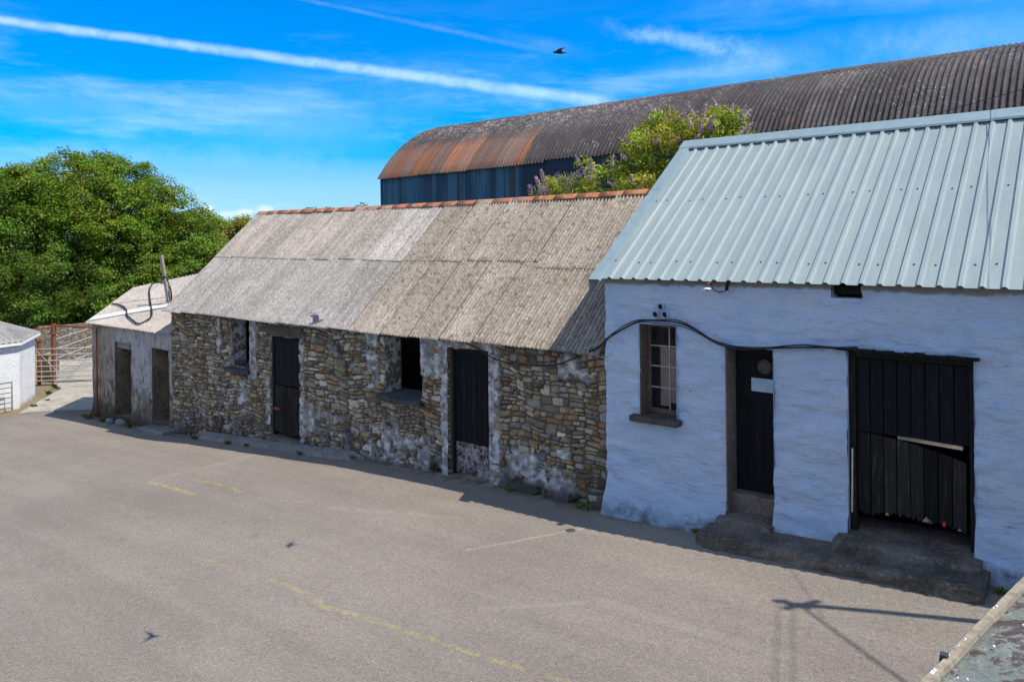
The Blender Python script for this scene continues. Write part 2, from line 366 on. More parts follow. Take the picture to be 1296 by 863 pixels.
M['redpaint'] = simple('red_paint', (.5, .03, .03), .7, .2, 10, .002)
def glass():
    m = NT('dusty_glass', .12, .5); m.col(m.mix(m.ramp(m.noise(30, 5, .8), .5, .75), (.012, .016, .018), (.09, .095, .09))); return m.m
M['glass'] = glass()
def slabtop():
    m = NT('lichened_grey_green_paint', .8, .25)
    c = m.mix(m.ramp(m.noise(5, 6), .35, .65), (.3, .335, .29), (.4, .43, .38)); c = m.val(c, m.ramp(m.noise(45, 5, .7), .2, .8, .75, 1.25))
    c = m.mix(m.math('MULTIPLY', m.ramp(m.noise(6.5, 9, .75, dist=.5), .5, .54), .9), c, (.15, .095, .08))
    c = m.mix(m.ramp(m.noise(16, 7, .8), .58, .61), c, (.62, .6, .52))
    c = m.mix(m.math('MULTIPLY', m.ramp(m.noise(7, 6, .7), .66, .7), .8), c, (.4, .3, .12))
    m.col(c); m.bump(m.noise(18, 8, .8), .04); return m.m
M['slabtop'] = slabtop()
def leaf(name, tint=1.):
    m = NT(name, .6, .25); c = m.val(m.attr(), 1.0); m.col(c); m.b.inputs['Specular IOR Level'].default_value = .25
    t = m.n('BsdfTranslucent'); m.put(t.inputs['Color'], m.mix(1., c, (1.1*tint, 1.25*tint, .5), 'MULTIPLY'))
    mx = m.n('MixShader'); mx.inputs[0].default_value = .35
    m.t.links.new(m.b.outputs[0], mx.inputs[1]); m.t.links.new(t.outputs[0], mx.inputs[2])
    m.t.links.new(mx.outputs[0], m.t.nodes['Material Output'].inputs['Surface']); return m.m
M['leaf'] = leaf('leaves'); M['bark'] = simple('bark', (.1, .08, .06), .95, .4, 8, .02)
M['petal'] = leaf('purple_petals', 1.)
M['feather'] = simple('dark_feather', (.02, .022, .04), .6, .2, 30, 0); M['feather2'] = simple('grey_feather', (.3, .27, .33), .7, .2, 30, 0)

# ------------------------------------------------------------------ ground
def ground():
    xs = np.concatenate([[-1500, -700, -300, -120, -70], np.arange(-50, 20.1, 1.), [50, 120, 400, 1500]]); ys = np.array([-1500, -400, -100, -30, -12, 0, 8.6, 10, 12, 16, 25, 45, 90, 300, 800, 1800])
    P = np.array([[(x, y, gz(x)-.06) for y in ys] for x in xs]); b = MB(); b.grid(P); tag(b.build('ground', M['grass']), kind='structure')
    xs = np.arange(-24.4, 8.01, .4); ys = np.arange(-14, 8.9, .4)
    XX, YY = np.meshgrid(xs, ys, indexing='ij'); ZZ = np.interp(XX, _gx, _gz)+(fbm(XX*.5, YY*.5, 3)-.5)*.03
    left = (-23.0 + .15*(8-YY)); XX = np.maximum(XX, np.minimum(left, XX+3))
    b = MB(); b.grid(np.stack([XX, YY, ZZ], -1)); tag(b.build('yard', M['asphalt'], smooth=True), kind='structure')
    # pale concrete track through the gate, cast in bays
    for poly in ([(-22.9, 7.3), (-22.2, 8.3), (-20.6, 9.2), (-20.6, 12), (-25.6, 10.9), (-26.3, 9.6), (-24.9, 8.6)],
                 [(-25.66, 10.92), (-23.5, 11.5), (-23.5, 15), (-33, 15), (-33, 11.6), (-28.6, 10.2), (-27.2, 9.7), (-26.36, 9.62)]):
        b = MB(); n = len(poly); top = [(x, y, gz(x)+.03) for x, y in poly]; bot = [(x, y, gz(x)-.2) for x, y in poly]
        b.add(top+bot, [tuple(range(n))[::-1]]+[(i, (i+1) % n, n+(i+1) % n, n+i) for i in range(n)])
        tag(b.build('path', M['track']), kind='structure')
ground()

# ------------------------------------------------------------------ wall grid helper
def wallgrid(mb, x0, x1, z0f, z1, y, res, openings, disp, colf=None, jag=0):
    """front surface of a wall facing -y with real openings"""
    xs = list(np.arange(x0, x1, res))+[x1]
    zs = list(np.arange(min(z0f(x0), z0f(x1)), z1, res))+[z1]
    for o in openings:
        for v in (o[0], o[1]): xs[int(np.argmin([abs(q-v) for q in xs]))] = v
        for v in (o[2], o[3]):
            if v < z1: zs[int(np.argmin([abs(q-v) for q in zs]))] = v
    X, Z = np.meshgrid(np.array(sorted(xs)), np.array(sorted(zs)), indexing='ij')
    cx = (X[:-1, :-1]+X[1:, 1:])/2; cz = (Z[:-1, :-1]+Z[1:, 1:])/2; skip = np.zeros(cx.shape, bool)
    for o in openings: skip |= (cx > o[0]) & (cx < o[1]) & (cz > o[2]) & (cz < o[3])
    dx = np.zeros_like(X)
    if jag:
        for o in openings:
            for v, sgn in ((o[0], 1), (o[1], 1)):
                k = np.abs(X-v) < 1e-6; dx += np.where(k & (Z > o[2]-.01) & (Z < o[3]+.01), (fbm(Z*7, X*3, 3, 5)-.5)*jag, 0)
    Y = y - disp(X, Z); c = colf(X, Z) if colf else None
    mb.grid(np.stack([X+dx, Y, Z], -1)[:, ::-1], skip[:, ::-1], c[:, ::-1] if c is not None else None)
def reveal(mb, o, y, d, top=True, bottom=True, ext=0.):
    x0, x1, z0, z1 = o; y1 = y+d
    if ext: pass
    mb.add([(x0, y, z0), (x0, y1, z0), (x0, y1, z1), (x0, y, z1)], [(0, 1, 2, 3)])
    mb.add([(x1, y, z0), (x1, y1, z0), (x1, y1, z1), (x1, y, z1)], [(3, 2, 1, 0)])
    if top: mb.add([(x0, y, z1), (x1, y, z1), (x1, y1, z1), (x0, y1, z1)], [(0, 1, 2, 3)])
    if bottom: mb.add([(x0, y, z0), (x1, y, z0), (x1, y1, z0), (x0, y1, z0)], [(3, 2, 1, 0)])
def planks(mb, x0, x1, zb, zt, y, n, th=.022, gap=.01, tilt=0, colr=.35, jagged=None):
    """vertical boards; zb, zt callables of x"""
    w = (x1-x0)/n
    for i in range(n):
        a = x0+i*w+gap/2; b = x0+(i+1)*w-gap/2; yy = y+R.uniform(-.003, .003); k = 1+R.uniform(-colr, colr)
        if jagged:
            m = 5; top = [(a+(b-a)*t/m, zt(a+(b-a)*t/m)) for t in range(m+1)]
            bot = [(a+(b-a)*t/m, zb(a+(b-a)*t/m)+R.uniform(-jagged, jagged)) for t in range(m+1)]
        else: m = 1; top = [(a, zt(a)), (b, zt(b))]; bot = [(a, zb(a)), (b, zb(b))]
        vs = []; N = m+1
        for yf in (yy, yy+th):
            vs += [(x, yf, z) for x, z in bot]+[(x, yf, z) for x, z in top]
        fs = []
        for t in range(m):
            fs += [(t, t+1, N+t+1, N+t), (2*N+t+1, 2*N+t, 3*N+t, 3*N+t+1), (t+1, t, 2*N+t, 2*N+t+1), (N+t, N+t+1, 3*N+t+1, 3*N+t)]
        fs += [(0, N, 3*N, 2*N), (m, 2*N+m, 3*N+m, N+m)]
        mb.add(vs, fs, (k, k, k))

# ------------------------------------------------------------------ corrugated sheet
def corr(mb, x0, x1, prof, pitch, amp, nper=8, col=None, lift=0, wob=0, lap=0):
    """prof: list of (y,z,ny,nz); waves run along the profile"""
    n = max(4, int(round((x1-x0)/pitch*nper))); xs = np.linspace(x0, x1, n+1)
    P = np.zeros((len(prof), n+1, 3))
    for i, (y, z, ny, nz) in enumerate(prof):
        w = amp*np.cos(2*math.pi*xs/pitch)+lift+lap*(1-(xs-x0)/(x1-x0))+(wob*(fbm(xs*2, np.full_like(xs, i*.7), 3, 9)-.5) if wob else 0)
        P[i, :, 0] = xs; P[i, :, 1] = y+ny*w; P[i, :, 2] = z+nz*w
    if isinstance(col, np.ndarray):   # troughs and laps: grime plus painted shadow, every corrugation weathers differently
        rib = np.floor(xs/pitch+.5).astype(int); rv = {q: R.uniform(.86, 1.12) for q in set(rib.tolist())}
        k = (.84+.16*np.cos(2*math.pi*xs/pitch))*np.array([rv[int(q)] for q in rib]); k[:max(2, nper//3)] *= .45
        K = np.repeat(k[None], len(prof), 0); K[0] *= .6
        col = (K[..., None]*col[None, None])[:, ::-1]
    mb.grid(P[:, ::-1], col=col)

# ================================================================== STONE BARN
YW = 8.2
SB = empty('stone_barn', (-10.7, 8.2, -.4), 'long low stone barn with a lichened corrugated roof and terracotta ridge', 'barn')
W1 = (-13.88, -13.18, .85, 1.93); W2 = (-9.27, -8.43, .85, 1.93); D1 = (-12.48, -11.58, -.3, 1.58); D2 = (-7.84, -7.04, -.2, 1.72)
OPS = [W1, W2, D1, D2]; SX0, SX1, SZ1 = -16.3, -5.06, 1.925
def stone_wall():
    b = MB(); wallgrid(b, SX0, SX1, lambda x: -1.0, SZ1, YW, .1, OPS, lambda X, Z: (fbm(X*4, Z*4, 3)-.5)*.02)
    for o, t in ((W1, 0), (W2, 0), (D1, 1), (D2, 1)): reveal(b, o, YW+.001, .34, bool(t))
    yb = 12.75
    b.box((SX0, YW+.02, -1.1), (SX0+.3, yb, 2.0)); b.box((SX1-.3, YW+.02, -1.1), (SX1-.01, yb, 2.0)); b.box((SX0, yb-.3, -1.1), (SX1, yb, 2.0))
    for xa in (SX0, SX1-.3):
        b.add([(xa, YW+.02, 2.0), (xa, yb, 2.0), (xa, 10.48, 4.0), (xa+.28, YW+.02, 2.0), (xa+.28, yb, 2.0), (xa+.28, 10.48, 4.0)], [(0, 2, 1), (3, 4, 5), (0, 3, 5, 2), (1, 2, 5, 4)])
    core = b.build('wall', M['mortar'], SB)
    # individually laid rubble stones
    pal = [(.29, .235, .15), (.25, .19, .12), (.37, .3, .2), (.2, .165, .12), (.34, .23, .11), (.42, .36, .27), (.19, .165, .14), (.3, .27, .22), (.3, .17, .09), (.24, .215, .13), (.36, .33, .28), (.27, .25, .23), (.46, .42, .36)]
    cells = []
    z = -1.0
    while z < SZ1-.02:
        h = min(R.choice((.24, .3, .36, .42, .2, .14)), SZ1-z)
        if SZ1-z-h < .07: h = SZ1-z
        x = SX0
        while x < SX1:
            w = min(R.uniform(.2, .75), SX1-x)
            if SX1-x-w < .12: w = SX1-x
            def split(a, b_, c, d):
                W, H = b_-a, d-c
                if H > .09 and (H > .16 or R.random() < .6) and H > W*.34:
                    m_ = c+H*R.uniform(.35, .65); split(a, b_, c, m_); split(a, b_, m_, d)
                elif W > .34 or (W > H*2.8 and R.random() < .6) or (W > .2 and R.random() < .35):
                    m_ = a+W*R.uniform(.33, .67); split(a, m_, c, d); split(m_, b_, c, d)
                else: cells.append((a, b_, c, d))
            split(x, x+w, z, z+h); x += w
        z += h
    def cut(c, o):
        a, b_, p, q = c; x0, x1, z0, z1 = o
        if b_ <= x0 or a >= x1 or q <= z0 or p >= z1: return [c]
        out = []
        if a < x0: out.append((a, x0, p, q))
        if b_ > x1: out.append((x1, b_, p, q))
        a2, b2 = max(a, x0), min(b_, x1)
        if p < z0: out.append((a2, b2, p, z0))
        if q > z1: out.append((a2, b2, z1, q))
        return out
    for o in OPS:
        cells = [k for c in cells for k in cut(c, o)]
    s = MB(); N = 14
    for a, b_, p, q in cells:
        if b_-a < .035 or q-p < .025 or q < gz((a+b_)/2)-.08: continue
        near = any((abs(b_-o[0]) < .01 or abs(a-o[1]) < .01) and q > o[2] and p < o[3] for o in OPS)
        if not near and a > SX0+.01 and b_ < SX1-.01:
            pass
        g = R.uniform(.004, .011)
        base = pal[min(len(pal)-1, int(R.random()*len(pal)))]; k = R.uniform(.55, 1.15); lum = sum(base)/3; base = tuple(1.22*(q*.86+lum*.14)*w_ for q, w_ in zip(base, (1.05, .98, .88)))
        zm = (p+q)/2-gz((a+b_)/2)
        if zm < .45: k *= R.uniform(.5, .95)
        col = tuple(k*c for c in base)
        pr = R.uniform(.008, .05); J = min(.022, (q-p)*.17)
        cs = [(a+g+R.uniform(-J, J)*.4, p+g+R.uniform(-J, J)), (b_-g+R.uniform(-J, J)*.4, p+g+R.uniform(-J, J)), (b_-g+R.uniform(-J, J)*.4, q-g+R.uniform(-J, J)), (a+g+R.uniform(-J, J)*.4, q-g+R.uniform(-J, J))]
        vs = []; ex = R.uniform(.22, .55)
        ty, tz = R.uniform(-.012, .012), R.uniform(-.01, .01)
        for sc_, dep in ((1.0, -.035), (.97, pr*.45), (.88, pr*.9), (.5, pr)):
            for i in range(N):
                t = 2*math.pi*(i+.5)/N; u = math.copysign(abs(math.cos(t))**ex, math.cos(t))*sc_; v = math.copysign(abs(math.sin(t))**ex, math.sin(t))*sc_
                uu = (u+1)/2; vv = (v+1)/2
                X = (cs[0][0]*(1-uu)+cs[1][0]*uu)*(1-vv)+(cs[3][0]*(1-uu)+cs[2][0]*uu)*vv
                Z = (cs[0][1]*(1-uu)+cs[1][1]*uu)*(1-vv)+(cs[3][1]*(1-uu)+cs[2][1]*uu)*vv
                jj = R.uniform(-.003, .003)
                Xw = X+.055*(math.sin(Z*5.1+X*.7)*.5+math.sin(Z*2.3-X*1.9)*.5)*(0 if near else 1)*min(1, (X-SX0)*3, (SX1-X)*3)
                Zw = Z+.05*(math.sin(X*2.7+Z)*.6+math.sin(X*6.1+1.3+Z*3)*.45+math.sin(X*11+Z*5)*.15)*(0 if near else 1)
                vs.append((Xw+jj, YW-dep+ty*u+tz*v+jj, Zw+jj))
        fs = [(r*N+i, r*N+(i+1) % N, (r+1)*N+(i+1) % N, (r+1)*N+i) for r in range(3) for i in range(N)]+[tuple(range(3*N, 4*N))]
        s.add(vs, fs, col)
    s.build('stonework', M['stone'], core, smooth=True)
    # old limewash render clinging to the stone
    res = .022; xs = np.arange(SX0, SX1, res); zs = np.arange(-1.0, SZ1-.01, res); X, Z = np.meshgrid(xs, zs, indexing='ij')
    G = np.interp(X, _gx, _gz); n1 = fbm(X*3.1, Z*3.1, 5, 3); n2 = fbm(X*9, Z*9, 4, 11); n = .6*n1+.4*n2
    def rect(a, b_, p, q, soft=.12):
        dx = np.maximum(np.maximum(a-X, X-b_), 0); dz = np.maximum(np.maximum(p-Z, Z-q), 0); return np.clip(1-np.hypot(dx, dz)/soft, 0, 1)
    white = np.zeros_like(X)
    for a, b_, p, q, k, sf in ((-14.36, -14.28, 1.15, 1.8, .9, .1), (-13.18, -12.98, .7, 1.99, .95, .08), (-13.5, -13.3, .2, .5, .8, .2), (-12.55, -11.5, 1.62, 1.8, .8, .12), (-12.62, -12.5, -.1, .75, .85, .06),
                               (-11.56, -11.47, -.3, 1.62, 1.1, .05), (-9.66, -9.45, .95, 1.85, .82, .15), (-8.43, -7.98, 1.25, 1.99, .86, .15), (-7.98, -7.85, -.25, 1.99, 1.15, .05), (-7.84, -7.04, 1.74, 1.99, .95, .06),
                               (-7.03, -6.87, -.25, 1.9, 1.15, .06), (-6.6, -5.6, .1, .32, .78, .3), (-5.85, -5.7, .3, .55, .8, .2), (-11.2, -10.4, -.1, .3, .6, .3), (-9.9, -8.3, -.15, .25, .72, .3), (-5.8, -5.2, 1.5, 1.75, .74, .12),
                               (-11.6, -11.2, -.1, .4, .8, .2), (-10.6, -10.2, 1.3, 1.75, .4, .3), (-14.0, -13.2, .35, .75, .3, .4)):
        white = np.maximum(white, rect(a, b_, p, q, sf)*k)
    low = np.clip(1-(Z-G-.12)/.42, 0, 1)*np.interp(X, [-16.3, -14, -11, -9.8, -5], [.55, .55, .6, .9, .9])
    Mk = np.maximum(white*.93, low*.68)+(n1-.5)*1.2+(n2-.5)*1.5
    on = Mk > .52; off = .044*np.clip((Mk-.44)/.25, 0, 1)**.6+.03*(n2-.5)+.02*(n1-.5)
    flare = .08*np.clip(1-(Z-G)/.3, 0, 1)**1.5*np.interp(X, [-16.3, -11, -10, -5], [.3, .3, 1, 1])
    flare = flare*np.clip(1-np.maximum(white-.4, 0)*3, .15, 1); off = np.where(on, off+flare, off)
    skip = ~(on[:-1, :-1] | on[1:, 1:] | on[1:, :-1] | on[:-1, 1:])
    cx = (X[:-1, :-1]+X[1:, 1:])/2; cz = (Z[:-1, :-1]+Z[1:, 1:])/2
    for o in OPS: skip |= (cx > o[0]-.005) & (cx < o[1]+.005) & (cz > o[2]) & (cz < o[3])
    whi = np.array((.6, .58, .56)); grey = np.array((.2, .19, .18)); dark = np.array((.07, .062, .055))
    t = np.clip((white-.45)*4, 0, 1)[..., None]; lowc = np.clip(fbm(X*5, Z*5, 4, 21)*3.2-1.35, 0, 1)[..., None]
    hz = np.clip((Z-G)/.3, 0, 1)[..., None]
    lowcol = dark*(1-lowc*hz)+(grey*.5+whi*.45)*lowc*hz
    dk = np.clip(fbm(X*12, Z*12, 4, 77)*3-1.1, 0, 1)[..., None]; C = lowcol*(1-t)+(whi*(.35+.65*dk)+.5*dark*(1-dk))*t
    p_ = MB(); p_.grid(np.stack([X, YW-off, Z], -1)[:, ::-1], skip[:, ::-1], C[:, ::-1]); tag(p_.build('limewash', M['plaster'], core, smooth=True), 'flaking bluish white limewash')
stone_wall()
def stone_roof():
    y0, z0, y1, z1 = 8.05, 1.875, 10.47, 4.06
    L = math.hypot(y1-y0, z1-z0); ny, nz = -(z1-z0)/L, (y1-y0)/L
    def pr(t0, t1, n=6): return [(y0+(y1-y0)*t, z0+(z1-z0)*t, ny, nz) for t in [t0, t0+.012]+list(np.linspace(t0, t1, n))[1:]]
    b = MB(); pitch = .066
    for row, (ta, tb) in enumerate(((-.01, .53), (.505, 1.0))):
        x = SX0-.08
        k = 0
        while x < -5.14:
            w = pitch*R.choice((11, 12, 10)); x1 = min(x+w, -5.13)
            if -5.13-x1 < .2: x1 = -5.13
            if x < -10.0 < x1: x1 = -10.0
            if x < -6.95 < x1: x1 = -6.95
            grey = x < -10.05
            base = np.array((.375, .345, .31)) if grey and row == 0 else np.array((.40, .35, .295)) if grey else np.array((.35, .30, .245))
            if row == 1 and -11.6 < x < -10.05: base = np.array((.44, .40, .355))
            base = base*R.uniform(.88, 1.1)
            tb2, ta2 = tb, ta
            if x > -6.96: ta2 = ta-.04*row; tb2 = tb-(.04 if row == 0 else 0)
            li = .007*row+R.uniform(0, .003)
            # every sheet laps its neighbour by a corrugation and sags a little differently
            P0 = pr(ta2+R.uniform(-.004, .004), tb2)
            sag = -.03*math.sin(math.pi*(x-SX0)/(11.2))
            P0 = [(y, z+sag*.6+.012*math.sin(x*1.7+y), a, c) for y, z, a, c in P0]
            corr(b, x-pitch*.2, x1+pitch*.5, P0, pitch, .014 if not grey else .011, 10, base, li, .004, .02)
            # thickness at the lower edge
            x = x1; k += 1
    # rear slope
    P1 = [(20.94-y, z, -a, c) for y, z, a, c in pr(0, 1, 4)]
    corr(b, SX0-.08, -5.13, P1[::-1], pitch, .01, 6, (.45, .41, .35))
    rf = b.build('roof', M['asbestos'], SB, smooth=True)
    # terracotta ridge tiles, one by one
    x = SX0-.1
    while x < -5.25:
        w = R.uniform(.42, .47); t = MB(); zz = z1+.034-.03*math.sin(math.pi*(x-SX0)/11.2)*.9+R.uniform(-.003, .003)
        a = R.uniform(-.006, .006); k = R.uniform(.92, 1.06); pf = []
        for th in np.linspace(-1, 1, 9):
            pf.append((th*.095, -.085*abs(th)**1.25))
        P = np.array([[(x+u, 10.47+py*(1+q)+a*u, zz+pz+q*.05+a*u+.004*(u > w*.9)) for py, pz in pf] for u, q in ((0, .1), (w+.03, 0))])
        t.grid(P[:, ::1], col=(k, k*R.uniform(.95, 1.08), k))
        o = t.build('ridge_tile', M['terracotta'], rf, smooth=True); m = o.modifiers.new('solid', 'SOLIDIFY'); m.thickness = .012; m.offset = 0
        x += w
stone_roof()
def stone_fittings():
    for o, nm in ((W1, 0), (W2, 1)):
        w = empty('window', (o[0]+.35, 8.4, o[2]), None); w.parent = SB; w.location = Vector((o[0]+.35, 8.4, o[2]))-wloc(SB)
        # slate sill, worn and bowed
        b = MB(); n = 12; P = []
        for s_ in (0, 1):
            pass
        xa, xb = o[0]-.12, o[1]+.05
        top = [(xa+(xb-xa)*i/n, 8.08-.05*math.sin(math.pi*i/n)+R.uniform(-.006, .006), o[2]-.01) for i in range(n+1)]
        bk = [(x, 8.53, o[2]+.05) for x, y, z in top]; bt = [(x, y+.015, z-.06+R.uniform(-.008, .008)) for x, y, z in top]
        P = np.array([bk, top, bt, [(x, 8.4, z-.07) for x, y, z in bt]]); b.grid(P)
        b.build('sill', M['slate'], w)
        f = MB()   # left reveal lining: splayed rubble with wash, and old frame stub
        f.add([(o[0]+.003, 8.17, o[2]), (o[0]+.02, 8.5, o[2]), (o[0]+.02, 8.5, 2.0), (o[0]+.003, 8.17, 1.92)], [(0, 1, 2, 3)])
        pass
        f.build('reveal', M['jambw'], w)
    # interior darkness: floor and a partition
    b = MB(); b.box((SX0+.3, 8.55, -.95), (SX1-.3, 12.4, -.35)); b.build('floor', M['soil'], SB)
    # door one: stable door of two leaves
    d = empty('stable_door'); d.parent = SB; d.location = Vector((-12.03, 8.25, -.3))-wloc(SB)
    b = MB(); planks(b, D1[0]+.035, D1[1]-.02, lambda x: .66, lambda x: 1.53, 8.235, 6); b.box((D1[0]+.04, 8.222, 1.4), (D1[1]-.03, 8.234, 1.49)); b.build('upper_leaf', M['black'], d)
    b = MB(); planks(b, D1[0]+.035, D1[1]-.02, lambda x: -.25+.03*math.sin(x*9), lambda x: .64, 8.225, 6); b.build('lower_leaf', M['brownblack'], d)
    b = MB(); b.box((D1[0]+.04, 8.205, .18), (D1[0]+.22, 8.222, .22)); b.tube([(D1[0]+.2, 8.2, .2), (D1[0]+.2, 8.16, .2)], .012); b.build('latch', M['rust'], d)
    b = MB(); b.box((D1[0], 8.21, -.3), (D1[0]+.035, 8.28, 1.58)); b.box((D1[1]-.02, 8.21, -.3), (D1[1], 8.28, 1.58)); b.box((D1[0]+.035, 8.21, 1.535), (D1[1]-.02, 8.28, 1.58)); b.build('frame', M['brownblack'], d)
    b = MB(); b.box((D1[0]-.1, 8.13, 1.585), (D1[1]+.12, 8.5, 1.78), .008); b.build('lintel', M['sill'], d, bevel=.012)
    b = MB(); b.box((D1[0]-.05, 8.1, -.42), (D1[1]+.05, 8.5, -.3), .008); b.build('threshold', M['step'], d, bevel=.012)
    # door two: black door with peeling foot
    d = empty('plank_door'); d.parent = SB; d.location = Vector((-7.44, 8.3, -.2))-wloc(SB)
    b = MB(); planks(b, D2[0]+.03, D2[1]-.03, lambda x: .3+.015*math.sin(x*31), lambda x: 1.66, 8.29, 7, colr=.2); b.box((D2[0]+.1, 8.278, 1.62), (D2[1]-.04, 8.289, 1.655)); b.build('leaf', M['black'], d)
    b = MB(); b.box((D2[0]+.03, 8.297, -.17), (D2[1]-.03, 8.315, .33)); tag(b.build('kick_panel', M['peeled'], d), 'peeled pinkish white panel at the door foot')
    b = MB(); b.box((D2[0], 8.25, -.2), (D2[0]+.03, 8.34, 1.72)); b.box((D2[1]-.03, 8.25, -.2), (D2[1], 8.34, 1.72)); b.box((D2[0]+.03, 8.25, 1.665), (D2[1]-.03, 8.34, 1.72)); b.build('frame', M['brownblack'], d)
    b = MB(); b.box((-8.05, 7.93, gz(-7.5)-.1), (-6.98, 8.42, -.2), .012); b.build('step', M['step'], d, bevel=.02)
M['jambw'] = (lambda m: (m.col(m.mix(m.ramp(m.noise(6, 6, .75), .46, .54), (.45, .45, .47), (.14, .11, .085))), m.bump(m.noise(9, 6), .05), m.m)[2])(NT('patchy_washed_rubble', .92, .15))
stone_fittings()
# kerb of old concrete at the foot of the barn
def kerb():
    xs = np.arange(-15.3, -9.6, .12); prof = [(8.16, .1), (8.1, .075), (7.99, .05), (7.93, -.02), (7.92, -.08)]
    P = np.array([[(x, y-.04*float(fbm(x*2, i, 3)), gz(x)-.12*max(0, 1-min(x+15.3, -9.7-x)/.35)+z+.03*float(fbm(x*3, i*2., 3))-.01) for i, (y, z) in enumerate(prof)] for x in xs])
    b = MB(); b.grid(P[::-1]); tag(b.build('kerb', M['kerb'], smooth=True), kind='structure')
kerb()

# ================================================================== BLUE-WHITE OUTBUILDING
BY = 8.12
BB = empty('whitewashed_outbuilding', (-1, 8.3, 0), 'white limewashed outbuilding, skylight blue painted in, with a light blue box profile tin roof', 'outbuilding')
BX0, BX1 = -5.05, 3.2
BWn = (-4.56, -4.07, 1.17, 2.28); BD = (-3.46, -2.92, .2, 2.09); BG = (-2.16, -1.05, .22, 2.16); HOLE = (-2.30, -2.01, 2.685, 2.845)
def blue():
    def disp(X, Z):
        G = np.interp(X, _gx, _gz); n = fbm(X*2.2, Z*3.4, 4, 31); c = fbm(X*5, Z*11, 3, 37)
        f = np.clip(1-(Z-G)/.5, 0, 1)
        n2 = fbm(X*1.6, Z*1.6, 3, 41)
        return (n-.5)*.08+(c-.5)*.065+(.11*f**1.6+.08*f*n2)
    b = MB(); wallgrid(b, BX0, BX1, lambda x: -.35, 2.86, BY, .028, [BWn, BD, BG, HOLE], disp, jag=.03)
    for o in (BWn, BD, BG): reveal(b, o, BY-.012, .30)
    reveal(b, HOLE, BY, .2)
    w = b.build('wall', M['bluelit_wall'], BB, smooth=False)
    w.data.polygons.foreach_set('use_smooth', [True]*len(w.data.polygons))
    # edges sharp at reveals: separate inner skin
    b = MB(); yb = 13.2
    for o, nxt in (((BX0, BY+.05), 0), ((BX1-.3, BY+.05), 1)): b.box((o[0]+(.003 if not nxt else 0), o[1], -.5), (o[0]+.3, yb, 2.84))
    b.box((BX0+.3, yb-.3, -.5), (BX1-.3, yb, 2.84))
    for xa in (BX0+.004, BX1-.3): b.add([(xa, BY+.05, 2.84), (xa, yb, 2.84), (xa, 10.68, 4.7), (xa+.28, BY+.05, 2.84), (xa+.28, yb, 2.84), (xa+.28, 10.68, 4.7)], [(0, 2, 1), (3, 4, 5), (0, 3, 5, 2), (1, 2, 5, 4)])
    b.build('side_wall', M['bluelit_wall'], BB)
    b = MB(); b.box((BX0+.3, BY+.35, -.4), (BX1-.3, 12.8, .15)); b.build('floor', M['soil'], BB)
    b = MB(); b.box((BX0+.3, BY+2.0, .15), (BX1-.3, BY+2.1, 2.8)); b.build('partition', M['dark'], BB)
    # ---- box profile roof
    y0, z0, y1, z1 = 8.03, 2.825, 10.7, 4.765; L = math.hypot(y1-y0, z1-z0); ny, nz = -(z1-z0)/L, (y1-y0)/L
    def sheet(t0, t1, xa, xb, flip=False):
        P = []; p = .172; x = xa
        xs = []
        while x < xb:
            xs += [(x, 0), (x+.107, 0), (x+.122, .026), (x+.152, .026), (x+.172-.0005, .0)]; x += p
        rows = []
        for t in np.linspace(t0, t1, 3):
            y = y0+(y1-y0)*t; z = z0+(z1-z0)*t
            rows.append([(q, (y+ny*h) if not flip else 21.4-(y+ny*h), z+nz*h) for q, h in xs])
        return np.array(rows)
    b = MB(); P = sheet(0, 1, -5.06, BX1+.15); b.grid(P[:, ::-1]); P = sheet(0, 1, -5.06, BX1+.15, True); b.grid(P)
    rf = b.build('roof', M['tin'], BB); m = rf.modifiers.new('solid', 'SOLIDIFY'); m.thickness = .003; m.offset = -1
    b = MB()   # ridge cap
    cap = [(-.18, -.118), (-.17, -.09), (0, .035), (.17, -.09), (.18, -.118)]
    for xa, xb, dz in ((-5.2, -1.1, 0), (-1.12, BX1+.2, .004)):
        P = np.array([[(x, 10.7+cy, 4.79+cz+dz) for cy, cz in cap] for x in (xa, xb)]); b.grid(P)
    c = b.build('ridge_cap', M['tincap'], rf); m = c.modifiers.new('solid', 'SOLIDIFY'); m.thickness = .003
    b = MB()   # verge flashing at left
    for ta, tb, dz in ((-.02, .62, 0), (.6, .97, .004)):
        pts = []
        for t in (ta, tb):
            y = y0+(y1-y0)*t; z = z0+(z1-z0)*t
            pts.append([(-5.185, y, z-.12), (-5.185, y+ny*.035, z+nz*.035+dz), (-5.04, y+ny*.035, z+nz*.035+dz), (-5.03, y, z+.004)])
        b.grid(np.array(pts))
    c = b.build('verge_flashing', M['tincap'], rf); m = c.modifiers.new('solid', 'SOLIDIFY'); m.thickness = .003
    # screws in the pans
    proto = None; k = 0
    for ti, t in enumerate((.105, .52, .93)):
        for i in range(26):
            if i % 3 == (ti+1) % 3: continue
            x = -5.06+.172*i+.055+R.uniform(-.012, .012); tt = t+R.uniform(-.006, .006)
            y = y0+(y1-y0)*tt; z = z0+(z1-z0)*tt
            if proto is None:
                s = MB(); s.tube([(0, 0, 0), (ny*.008, 0, 0)], .01); s = MB()
                s.tube([Vector((x, y, z)), Vector((x, y+ny*.007, z+nz*.007))], .0105, 8); proto = s.build('screw', M['screw'], rf, off=(x, y, z))
            else:
                c = proto.copy(); COL.objects.link(c); c.parent = rf; c.location = Vector((x, y, z))-wloc(rf)
    # wall plate timber seen in the hole
    b = MB(); b.box((-2.4, BY+.06, 2.72), (-1.9, BY+.16, 2.8)); b.build('wall_plate', M['brownblack'], BB)
    # ---- window
    w = empty('window'); w.parent = BB; w.location = Vector((-4.3, 8.32, 1.17))-wloc(BB)
    o = BWn; yf = 8.31
